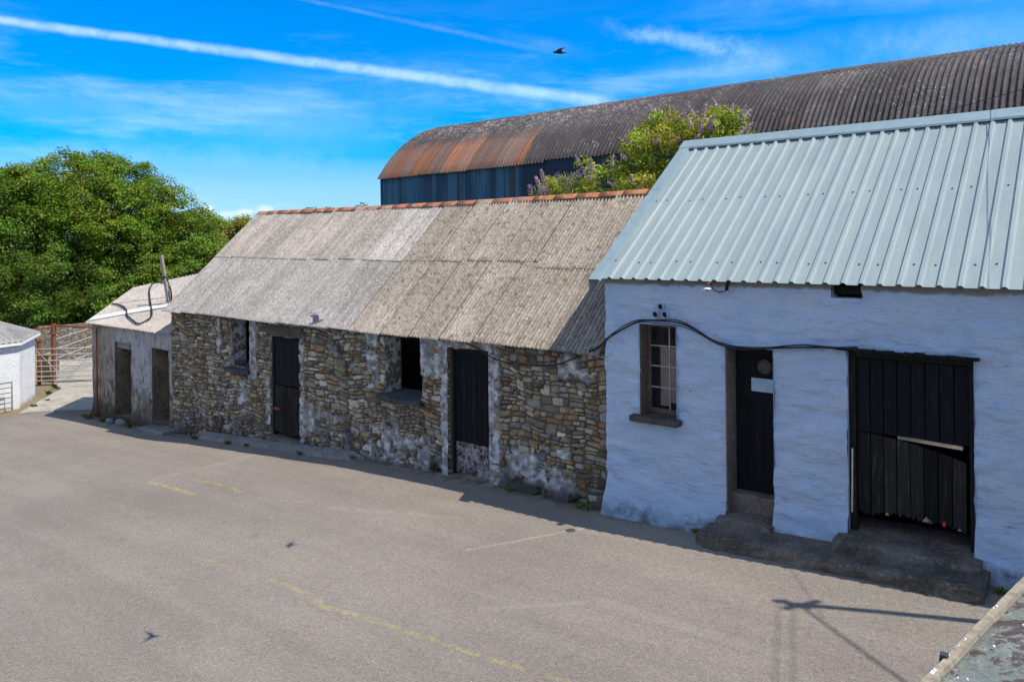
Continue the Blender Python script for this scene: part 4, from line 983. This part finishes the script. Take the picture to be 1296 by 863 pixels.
# ================================================================== TREES AND SHRUBS
def leafmesh(name, P, Nn, size, cols, mat, parent, aspect=.55):
    n = len(P); r = rng.normal(size=(n, 3)); t = np.cross(Nn, r); t /= np.linalg.norm(t, axis=1)[:, None]+1e-9; u = np.cross(Nn, t)
    s = (size*rng.uniform(.6, 1.35, n))[:, None]
    V = np.stack([P-t*s*.5, P+u*s*aspect*.5+Nn*s*.08, P+t*s*.5, P-u*s*aspect*.5+Nn*s*.08], 1).reshape(-1, 3)
    q = wloc(parent); V = V-np.array(q)
    me = D.meshes.new(name); me.vertices.add(4*n); me.vertices.foreach_set('co', V.ravel())
    me.loops.add(4*n); me.loops.foreach_set('vertex_index', np.arange(4*n, dtype=np.int32)); me.polygons.add(n)
    me.polygons.foreach_set('loop_start', np.arange(0, 4*n, 4, dtype=np.int32)); me.polygons.foreach_set('loop_total', np.full(n, 4, np.int32)); me.update(calc_edges=True)
    ca = me.color_attributes.new('Col', 'FLOAT_COLOR', 'POINT'); C = np.repeat(cols, 4, 0); ca.data.foreach_set('color', np.c_[C, np.ones(4*n)].ravel())
    me.materials.append(mat); o = D.objects.new(name, me); COL.objects.link(o); o.parent = parent; return o
def cluster_leaves(cen, rad_, per, size, base, var=.25, up=.4, flat=.75):
    k = len(cen); n = k*per; d = rng.normal(size=(n, 3)); d /= np.linalg.norm(d, axis=1)[:, None]
    rr = rng.uniform(.35, 1.05, n)[:, None]*np.repeat(rad_, per)[:, None]
    # keep leaves mostly on the upper half of each clump
    d[:, 2] = np.where((d[:, 2] < -.25) & (rng.random(n) < .75), -d[:, 2], d[:, 2])
    off = d*rr; off[:, 2] *= flat; P = np.repeat(cen, per, 0)+off
    N = d*.8+rng.normal(size=(n, 3))*.55+np.array((0, 0, up)); N /= np.linalg.norm(N, axis=1)[:, None]
    kc = np.repeat(rng.uniform(1-var, 1+var, (k, 1)), per, 0); kl = rng.uniform(.7, 1.35, (n, 1)); hue = np.repeat(rng.uniform(-.15, .12, (k, 1)), per, 0)+rng.uniform(-.08, .08, (n, 1))
    C = np.array(base)[None, :]*kc*kl; C[:, 0] *= (1+hue[:, 0]*1.6); return P, N, np.clip(C, .003, 1)
def pos(px, Z):
    q = (px-648)/950; return (Z*(.778*q-.628), Z*(.628*q+.778))
def tree(name, label, px, Z, r, ztop, zbot, nc, per, base, lobes=9, leaf_s=.12, cr=.62, group=None, seed=0, openness=0., ex=()):
    x, y = pos(px, Z); rr = random.Random(seed); g0 = -1.35
    t = empty(name, (x, y, g0), label, 'tree', group)
    H = ztop-g0; zc = (ztop+zbot)/2+ (ztop-zbot)*.02; rz = (ztop-zbot)/2
    # lobes: sub-crowns around the main one
    L = [((x, y, zc+rz*.12), r*.72, rz*.86)]
    for i in range(lobes):
        a = 2*math.pi*i/lobes+rr.uniform(-.3, .3); e = rr.uniform(-.7, .55); q = rr.uniform(.42, .6)
        L.append(((x+math.cos(a)*r*q*math.cos(e), y+math.sin(a)*r*q*math.cos(e), zc+math.sin(e)*rz*.75), r*rr.uniform(.34, .5), rz*rr.uniform(.34, .48)))
    for ep, eZ, ez_, er, erz in ex:
        q = pos(ep, eZ); L.append(((q[0], q[1], ez_), er, erz))
    cen = []
    wts = np.array([l[1]**2*1. for l in L]); wts[0] *= 1.1; wts /= wts.sum()
    while len(cen) < nc:
        li = int(rng.choice(len(L), p=wts)); (cx, cy, cz), lr, lz = L[li]; d = rng.normal(size=3); d /= np.linalg.norm(d); q = rng.uniform(.78, 1.04)
        p = np.array((cx+d[0]*lr*q, cy+d[1]*lr*q, cz+d[2]*lz*q))
        if p[2] < zbot: continue
        inside = sum((((p[0]-l[0][0])/l[1])**2+((p[1]-l[0][1])/l[1])**2+((p[2]-l[0][2])/l[2])**2) < .55 for l in L)
        if inside and rng.random() < .75: continue
        cen.append(p)
    cen = np.array(cen); rads = cr*rng.uniform(.55, 1.25, len(cen))
    P, N, C = cluster_leaves(cen, rads, per, leaf_s, base)
    # inner foliage so that the crown is not hollow, darker colour paints its shade
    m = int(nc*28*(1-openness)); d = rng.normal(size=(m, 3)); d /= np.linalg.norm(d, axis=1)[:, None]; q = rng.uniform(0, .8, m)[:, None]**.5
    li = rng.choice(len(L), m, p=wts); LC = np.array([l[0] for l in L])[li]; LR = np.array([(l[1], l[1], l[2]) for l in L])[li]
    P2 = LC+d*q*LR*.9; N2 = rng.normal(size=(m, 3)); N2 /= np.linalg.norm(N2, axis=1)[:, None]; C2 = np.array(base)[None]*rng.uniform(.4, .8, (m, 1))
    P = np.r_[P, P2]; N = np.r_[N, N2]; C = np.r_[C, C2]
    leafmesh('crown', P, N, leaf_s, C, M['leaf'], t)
    b = MB(); tr = .05*H*.6
    b.tube([(x, y, g0), (x+.1, y, g0+H*.25), (x-.05, y+.1, g0+H*.5), (x, y, g0+H*.8)], [tr, tr*.75, tr*.5, tr*.15], 8)
    for i in range(14):
        l = L[1+i % lobes]; h = rr.uniform(.25, .6); c = Vector(l[0]); s_ = Vector((x, y, g0+H*h)); mid = s_.lerp(c, .5)+Vector((rr.uniform(-.2, .2), rr.uniform(-.2, .2), rr.uniform(0, .4)))
        e = c+Vector((rr.uniform(-.5, .5), rr.uniform(-.5, .5), rr.uniform(0, .6)))*l[1]; b.tube([s_, mid, c, e], [tr*.35, tr*.25, tr*.15, .01], 5)
    b.build('trunk', M['bark'], t, smooth=True); return t
G1 = (.19, .265, .024); G2 = (.155, .23, .025); G3 = (.11, .17, .02); G4 = (.26, .24, .035)
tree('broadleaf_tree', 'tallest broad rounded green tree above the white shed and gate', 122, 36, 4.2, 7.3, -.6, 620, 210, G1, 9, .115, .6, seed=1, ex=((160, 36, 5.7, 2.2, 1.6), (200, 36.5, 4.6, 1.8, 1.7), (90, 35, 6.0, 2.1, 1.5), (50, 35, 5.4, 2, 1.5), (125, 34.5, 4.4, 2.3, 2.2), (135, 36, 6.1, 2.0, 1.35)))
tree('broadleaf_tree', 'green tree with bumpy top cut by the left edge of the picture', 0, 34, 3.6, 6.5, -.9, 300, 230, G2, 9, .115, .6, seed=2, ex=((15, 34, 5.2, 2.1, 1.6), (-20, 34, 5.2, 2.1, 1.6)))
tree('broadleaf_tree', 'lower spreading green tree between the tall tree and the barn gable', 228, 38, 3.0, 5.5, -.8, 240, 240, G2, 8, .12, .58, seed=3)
tree('broadleaf_tree', 'small olive green tree just left of the stone barn ridge', 290, 47, 3.0, 5.0, -.6, 200, 220, G4, 7, .14, .6, seed=4, ex=((318, 47, 2.6, 2.0, 1.9), (262, 47, 3.2, 2.0, 1.6)))
tree('understorey_tree', 'dark green low tree directly behind the rusty gate rails', 60, 32.5, 3.0, 3.3, -1.25, 190, 230, G3, 8, .11, .55, seed=5)
tree('understorey_tree', 'mid green bushy tree behind the low shed roof', 165, 34, 2.5, 3.1, -1.2, 150, 230, G2, 8, .115, .55, seed=6)
tree('broadleaf_tree', 'leafy tree filling the gap behind the shed roof end', 250, 36, 2.4, 3.6, -1.2, 120, 220, G2, 7, .12, .55, seed=8)
tree('broadleaf_tree', 'tree outside the left edge beyond the white shed', -120, 33, 3.2, 6.2, -.9, 90, 160, G2, 8, .2, .75, seed=9)
tree('distant_tree', 'tiny distant treetop left of the barrel roofed barn', 468, 95, 3.6, 8.1, 0, 60, 120, G4, 7, .35, 1.2, seed=10)
tree('distant_tree', 'tiny distant treetop showing over the terracotta ridge', 398, 90, 2.2, 7.35, 0, 40, 120, G4, 7, .35, 1.1, seed=11)
tree('distant_tree', 'second tiny distant treetop over the terracotta ridge', 418, 92, 1.8, 7.25, 0, 40, 120, G4, 7, .35, 1.1, seed=12)

def buddleia():
    t = empty('buddleia_bush', (-7.3, 13.6, .2), 'yellow green buddleia bush with purple flower spikes between the roofs', 'bush')
    lobes = [((-6.75, 13.9, 4.5), 1.4, 1.4), ((-8.1, 13.7, 4.3), 1.1, .98), ((-9.1, 13.4, 4.0), .75, .72), ((-6.0, 13.9, 4.5), .85, 1.1), ((-7.2, 13.8, 3.0), 1.8, 1.5), ((-7.3, 13.9, 5.1), .85, .72), ((-5.6, 13.9, 4.4), .5, .8), ((-6.2, 13.9, 5.2), .7, .62)]
    cen = []; tips = []
    while len(cen) < 380:
        (cx, cy, cz), r_, rz = lobes[int(rng.integers(len(lobes)))]; d = rng.normal(size=3); d /= np.linalg.norm(d); q = rng.uniform(.7, 1.02)
        p = np.array((cx+d[0]*r_*q, cy+d[1]*r_*q, cz+d[2]*rz*q))
        if p[2] < 2.2: continue
        cen.append(p)
        if d[2] > -.3 and d[1] < .5 and q > .8 and len(tips) < 96: tips.append((p, d))
    cen = np.array(cen); P, N, C = cluster_leaves(cen, .26*rng.uniform(.6, 1.3, len(cen)), 110, .085, (.36, .38, .05), .3, .2, .95)
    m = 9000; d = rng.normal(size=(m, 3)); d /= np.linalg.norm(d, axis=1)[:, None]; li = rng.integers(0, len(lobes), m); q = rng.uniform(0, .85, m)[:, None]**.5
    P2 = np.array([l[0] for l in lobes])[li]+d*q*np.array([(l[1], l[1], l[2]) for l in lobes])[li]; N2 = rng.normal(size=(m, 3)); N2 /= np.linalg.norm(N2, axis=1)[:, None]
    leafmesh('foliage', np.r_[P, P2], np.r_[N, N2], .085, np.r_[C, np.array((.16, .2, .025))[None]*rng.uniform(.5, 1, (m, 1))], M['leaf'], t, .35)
    b = MB()
    for i in range(46):
        p, d = tips[R.randrange(len(tips))]; e = Vector(p); a = Vector((-7.0+R.uniform(-.3, .3), 13.8, .2)); b.tube([a, a.lerp(e, .5)+Vector((R.uniform(-.2, .2), 0, .4)), e], [.03, .018, .008], 5)
    b.build('stem', M['bark'], t)
    # flower spike prototypes: tapering cones of florets
    protos = []
    for v in range(4):
        n = 190; z = rng.random(n)**1.1; a = rng.uniform(0, 6.28, n); r_ = .042*(1-z*.7)*rng.uniform(.6, 1.1, n); L_ = .2+.05*v
        bend = .05*z**2; P = np.stack([r_*np.cos(a)+bend, r_*np.sin(a), z*L_], 1); N = np.stack([np.cos(a), np.sin(a), np.full(n, .4)], 1)+rng.normal(size=(n, 3))*.3; N /= np.linalg.norm(N, axis=1)[:, None]
        base = np.array([(.5, .3, .52), (.58, .4, .6), (.5, .34, .42), (.62, .44, .54)][v]); protos.append(leafmesh('flower_spike', P+np.array(wloc(t)), N, .03, base[None]*rng.uniform(.6, 1.4, (n, 1)), M['petal'], t, .8))
    for i, (p, d) in enumerate(tips):
        pr = protos[i % 4]; c = pr if i < 4 else pr.copy()
        if i >= 4: COL.objects.link(c); c.parent = t
        v = Vector(d)+Vector((R.uniform(-.3, .3), R.uniform(-.3, .3), R.uniform(.3, .9))); v.normalize()
        c.location = Vector(p)+Vector(d)*.14-wloc(t); c.rotation_euler = v.to_track_quat('Z', 'Y').to_euler(); s_ = R.uniform(.8, 1.35); c.scale = (s_*1.15, s_*1.15, s_*.72)
buddleia()
def sprig(x, y, z, label, n=8, hh=.3, flowers=True):
    t = empty('buddleia_sprig', (x, y, z), label, 'plant'); b = MB(); P = []; N = []; F = []
    for i in range(n):
        a = R.uniform(0, 6.28); l = R.uniform(.6, 1)*hh; e = Vector((x+math.cos(a)*l*.8, y+math.sin(a)*l*.4, z+l)); b.tube([(x, y, z-.6), (x+math.cos(a)*l*.3, y, z+l*.4), e], [.012, .008, .003], 4)
        for k in range(26):
            q = R.uniform(.2, 1); p = Vector((x, y, z)).lerp(e, q); P.append((p.x+R.gauss(0, .05), p.y+R.gauss(0, .05), p.z+R.gauss(0, .05))); v = Vector((R.gauss(0, 1), R.gauss(0, 1), R.gauss(.5, 1))).normalized(); N.append(tuple(v))
        F.append(e)
    b.build('stem', M['bark'], t); P = np.array(P); N = np.array(N); leafmesh('foliage', P, N, .075, np.array((.17, .2, .05))[None]*rng.uniform(.6, 1.3, (len(P), 1)), M['leaf'], t, .35)
    if flowers:
        P = np.array([tuple(f+Vector((R.gauss(0, .025), R.gauss(0, .025), R.uniform(-.02, .14)))) for f in F for k in range(40)]); N = rng.normal(size=P.shape); N /= np.linalg.norm(N, axis=1)[:, None]
        leafmesh('flower', P, N, .03, np.array((.42, .24, .46))[None]*rng.uniform(.6, 1.3, (len(P), 1)), M['petal'], t, .8)
sprig(-9.15, 12.2, 4.02, 'small purple flowered sprig rising behind the ridge tiles', 9, .34)
sprig(-8.5, 12.4, 4.2, 'thin wispy sprig between the small sprig and the big buddleia', 7, .42)
# weeds along the feet of the walls
def weed(x, y, s, label, col=(.12, .16, .03), n=60):
    z = gz(x); P = []; N = []; t = empty('weed', (x, y, z), label, 'weed', 'weeds at the foot of the walls')
    b = MB()
    for i in range(n):
        a = R.uniform(0, 6.28); l = s*R.uniform(.4, 1); dx, dy = math.cos(a)*l*.7, math.sin(a)*l*.5; w = .006+s*.02
        bx, by = x+R.gauss(0, s*.4), y+R.gauss(0, s*.2); k = R.uniform(.6, 1.3)
        b.add([(bx-w, by, z), (bx+w, by, z), (bx+dx*.5+w*.6, by+dy*.5, z+l*.8), (bx+dx, by+dy, z+l*R.uniform(.6, 1))], [(0, 1, 2), (0, 2, 3)], (col[0]*k, col[1]*k, col[2]*k))
    b.build('blades', M['leaf'], t)
for x, y, s, lb in ((-20.1, 7.95, .16, 'mossy green tuft at the left corner of the low shed'), (-19.3, 7.95, .12, 'grass tuft below the left shed opening'), (-17.9, 7.95, .13, 'yellowish tuft between the two shed openings'), (-16.6, 8.0, .1, 'small weed by the threshold slab'),
                    (-13.5, 7.85, .09, 'small weed on the kerb under the first barn window'), (-23.6, 7.9, .14, 'weed tuft on the verge by the white shed corner'), (-24.3, 8.5, .13, 'weed tuft along the side of the white shed'), (-25.6, 9.0, .16, 'larger weed tuft at the back corner of the white shed'),
                    (-26.9, 9.6, .13, 'weed tuft under the field gate'), (-10.6, 8.08, .07, 'tiny weed at the middle of the stone wall foot'), (-3.75, 7.95, .07, 'tiny weed at the left end of the long step'), (-.8, 7.85, .08, 'tiny weed at the right end of the long step')):
    weed(x, y, s, lb)
for x, y, s, lb in ((-9.9, 8.02, .08, 'weed where the kerb ends below the second barn window'), (-6.6, 8.05, .08, 'weed at the wall foot right of the peeling door'), (-5.3, 8.0, .1, 'weed where the stone wall meets the white wall'), (-12.9, 7.9, .07, 'weed on the kerb left of the stable door'), (-11.2, 7.88, .08, 'weed on the kerb right of the stable door'), (-14.8, 7.88, .1, 'weed at the left end of the barn kerb')):
    weed(x, y, s, lb, n=40)

# ================================================================== BIRDS (swallows over the yard)
def bird(loc, head, label, mat, span=.2, dihedral=.35, roll=0):
    t = empty('swallow', (0, 0, 0), label, 'bird', 'swallows over the yard')
    b = MB(); b.tube([(0, .07, 0), (0, .055, .004), (0, .03, .006), (0, 0, .004), (0, -.035, 0), (0, -.06, 0)], [.003, .012, .016, .017, .011, .004], 8)
    n = len(b.v)
    for sg in (-1, 1):
        pts = [(0.01, .03, .004), (.045, .038, .02), (.08, .01, .03), (.115, -.04, .03), (.07, -.012, .024), (.04, -.012, .016), (.01, -.02, .004)]
        top = [(sg*x*span/.2, y, z*dihedral/.2) for x, y, z in pts]; bot = [(x, y, z-.003) for x, y, z in top]; m = len(pts)
        b.add(top+bot, [tuple(range(m)), tuple(range(m, 2*m))[::-1]]+[(i, m+i, m+(i+1) % m, (i+1) % m) for i in range(m)])
        b.add([(0, -.045, .002), (sg*.01, -.05, .002), (sg*.022, -.105, 0), (sg*.004, -.065, 0)], [(0, 1, 2, 3)])
    o = b.build('body', mat, t, smooth=False); t.location = loc; t.rotation_euler = (roll, 0, head); return t
G0 = Vector((-7.48, 5.26, -.2)); bird(Vector((-4.345, 6.187, 5.19)), 2.3, 'dark swallow gliding high against the blue sky', M['feather'], .2, .15)
bird(Vector((-5.02, 3.70, 2.67)), -.6, 'pale grey swallow flying low before the stone barn eaves', M['feather2'], .22, .5, .3)

# ================================================================== SKY, SUN, CAMERA
w = D.worlds.new('World'); SC.world = w; w.use_nodes = True; nt = w.node_tree; nt.nodes.clear()
class WN(NT):
    def __init__(s): s.t = nt; s.tc = nt.nodes.new('ShaderNodeTexCoord').outputs['Generated']
W_ = WN()
sky = W_.n('TexSky', sky_type='NISHITA'); sky.sun_disc = False; sky.sun_elevation = math.asin(SUN.z); sky.sun_rotation = math.atan2(SUN.x, SUN.y); sky.altitude = 100
sky.air_density = 1.0; sky.dust_density = .3; sky.ozone_density = 2.5
sz_ = W_.n('SeparateXYZ'); W_.put(sz_.inputs[0], W_.tc); ez = sz_.outputs[2]
deep = W_.math('MULTIPLY', W_.ramp(ez, .06, .17), W_.ramp(ez, .75, .35, .35, 1.))
tint = W_.mix(W_.ramp(ez, .14, .03), sky.outputs[0], (.50, .88, 1.25), 'MULTIPLY')
tint = W_.mix(W_.math('MULTIPLY', W_.ramp(ez, .03, .14), W_.ramp(ez, .75, .35, .3, 1.)), tint, (.40, .98, 1.62), 'MULTIPLY')
hsv = W_.n('HueSaturation'); W_.put(hsv.inputs['Saturation'], W_.math('ADD', 1.0, W_.math('MULTIPLY', deep, .42))); W_.put(hsv.inputs['Color'], tint)
col = hsv.outputs[0]
sp = W_.n('SeparateXYZ'); W_.put(sp.inputs[0], W_.tc)
def streak(c, d0, d1, w0, w1, st, colr=(8.5, 9.3, 10.2), nsc=(14, .5), soft=1., ends=.04, lowc=.25):
    a = Vector(d0).normalized(); b = Vector(d1).normalized(); n = a.cross(b).normalized(); mid = (a+b).normalized(); tdir = n.cross(mid).normalized()
    half = math.asin(max(-1, min(1, b.dot(tdir)))); sg = 1 if half > 0 else -1
    def dot(v):
        x = W_.n('VectorMath', operation='DOT_PRODUCT'); W_.put(x.inputs[0], W_.tc); x.inputs[1].default_value = v; return x.outputs['Value']
    along = dot(tuple(tdir*sg)); across = dot(tuple(n)); h = abs(math.sin(half))
    nz = W_.noise(nsc[0], 6, .65); across = W_.math('ADD', across, W_.math('MULTIPLY', W_.math('SUBTRACT', nz, .5), max(w0, w1)*nsc[1]))
    mr = W_.n('MapRange'); W_.put(mr.inputs[0], along); mr.inputs[1].default_value = -h; mr.inputs[2].default_value = h; mr.inputs[3].default_value = w0; mr.inputs[4].default_value = w1
    q = W_.math('DIVIDE', W_.math('ABSOLUTE', across), mr.outputs[0]); band = W_.ramp(q, 1.0, 0.0 if soft >= 1 else 1-soft)
    e = W_.math('MULTIPLY', W_.ramp(along, -h-ends, -h+ends), W_.ramp(along, h+ends, h-ends))
    tex = W_.ramp(W_.noise(nsc[0]*1.5, 6, .7), .3, .65, lowc, 1.)
    f = W_.math('MULTIPLY', W_.math('MULTIPLY', band, e), W_.math('MULTIPLY', tex, st*.58)); return W_.mix(f, c, colr)
WH = (5.2, 7.6, 10.)
cir = W_.math('MULTIPLY', W_.ramp(W_.noise(1.7, 7, .65, stretch=(2, 2, 11), dist=.4), .47, .75, 0, .5), W_.ramp(ez, .34, .12))
col = W_.mix(cir, col, (4.6, 7.0, 9.6))
col = streak(col, (-.9475, .2876, .16), (-.7518, .6441, .142), .035, .05, .32, (5.5, 7.8, 10), (5, .9), 1., .15, .2)
col = streak(col, (-.95, .289, .11), (-.7563, .6473, .10), .02, .03, .4, (5.5, 7.8, 10), (6, .9), 1., .12, .2)
col = streak(col, (-.8, .5, .16), (-.6, .72, .2), .06, .05, .22, (5.5, 7.8, 10), (4, 1.), 1., .12, .1)
col = streak(col, (-.49, .83, .268), (-.3424, .9124, .2244), .014, .024, .7, WH, (18, 1.8), 1., .05, .0)
col = streak(col, (-.45, .87, .21), (-.05, .98, .215), .03, .05, .45, (6, 8, 10), (5, 1.), 1., .1, .1)
col = streak(col, (-.36, .9, .29), (-.02, .97, .26), .02, .03, .35, (6, 8, 10), (7, 1.), 1., .1, .0)
col = streak(col, (-.8, .52, .305), (-.5726, .7824, .2449), .003, .006, .22, (5.5, 7.5, 10), (20, .8), 1., .04, .3)
col = streak(col, (-.60, .76, .262), (-.55, .8, .245), .012, .014, .3, (5.5, 7.5, 10), (10, 1.), 1., .05, .2)
col = streak(col, (-.9389, .2529, .243), (-.5134, .8392, .1791), .0065, .012, 1.1, WH, (26, .55), .9, .02, .55)
# low cumulus puffs near the horizon
def puff(c, d0, r, st=.9, fl=.55):
    d = Vector(d0).normalized(); s = W_.n('VectorMath', operation='SUBTRACT'); W_.put(s.inputs[0], W_.tc); s.inputs[1].default_value = d
    m = W_.n('VectorMath', operation='MULTIPLY'); W_.put(m.inputs[0], s.outputs[0]); m.inputs[1].default_value = (1, 1, 1/fl)
    l = W_.n('VectorMath', operation='LENGTH'); W_.put(l.inputs[0], m.outputs[0]); q = W_.math('ADD', l.outputs['Value'], W_.math('MULTIPLY', W_.math('SUBTRACT', W_.noise(70, 5, .6), .5), r*1.3))
    return W_.mix(W_.ramp(q, r, r*.2, 0, st*.8), c, (7.8, 8.6, 9.6))
col = puff(col, (-.8738, .4848, .041), .012, .95, .9); col = puff(col, (-.8634, .503, .037), .012, .6, .6); col = puff(col, (-.8514, .5229, .039), .017, .8, .5); col = puff(col, (-.8389, .5428, .042), .013, .7, .8); col = puff(col, (-.96, .27, .115), .02, .3, .5)
fill_cloud = W_.math('MULTIPLY', W_.ramp(W_.noise(2.2, 5, .6), .38, .6), W_.math('MULTIPLY', W_.ramp(sp.outputs[1], .0, -.35), W_.ramp(ez, .02, .15)))  # unseen bright clouds added behind the camera to fill the shaded walls
col = W_.mix(W_.math('MULTIPLY', fill_cloud, .75), col, (7.6, 8.1, 9.2))
bg = W_.n('Background'); W_.put(bg.inputs[0], col); bg.inputs[1].default_value = .105
out = W_.n('OutputWorld'); nt.links.new(bg.outputs[0], out.inputs[0])

sl = D.lights.new('sun', 'SUN'); sl.energy = 4.2; sl.angle = rad(.5); sl.color = (1, .94, .84); so = D.objects.new('sun', sl); COL.objects.link(so)
so.rotation_euler = SUN.to_track_quat('Z', 'Y').to_euler(); so.location = (10, 3, 20)

cd = D.cameras.new('camera'); co = D.objects.new('camera', cd); COL.objects.link(co); SC.camera = co
cd.sensor_width = 36; cd.lens = 950/1296*36; cd.shift_y = -(431.5-305.66)/1296; cd.clip_start = .1; cd.clip_end = 5000
r_ = rad(.6); rt = Vector((.778399, .627744, 0)).normalized(); fw = Vector((-.627744, .778399, 0)).normalized(); up = Vector((0, 0, 1))
ax = rt*math.cos(r_)-up*math.sin(r_)*-1*-1; ay = rt*math.sin(r_)+up*math.cos(r_)
mt = Matrix((ax, ay, -fw)).transposed().to_4x4(); mt.translation = Vector((0, 0, 3.3)); co.matrix_world = mt
SC.render.engine = 'CYCLES'; SC.cycles.max_bounces = 6; SC.cycles.transparent_max_bounces = 6
SC.view_settings.view_transform = 'Standard'; SC.view_settings.look = 'None'; SC.view_settings.gamma = 1; SC.view_settings.exposure = .33
SC.render.resolution_x = 1024; SC.render.resolution_y = 681
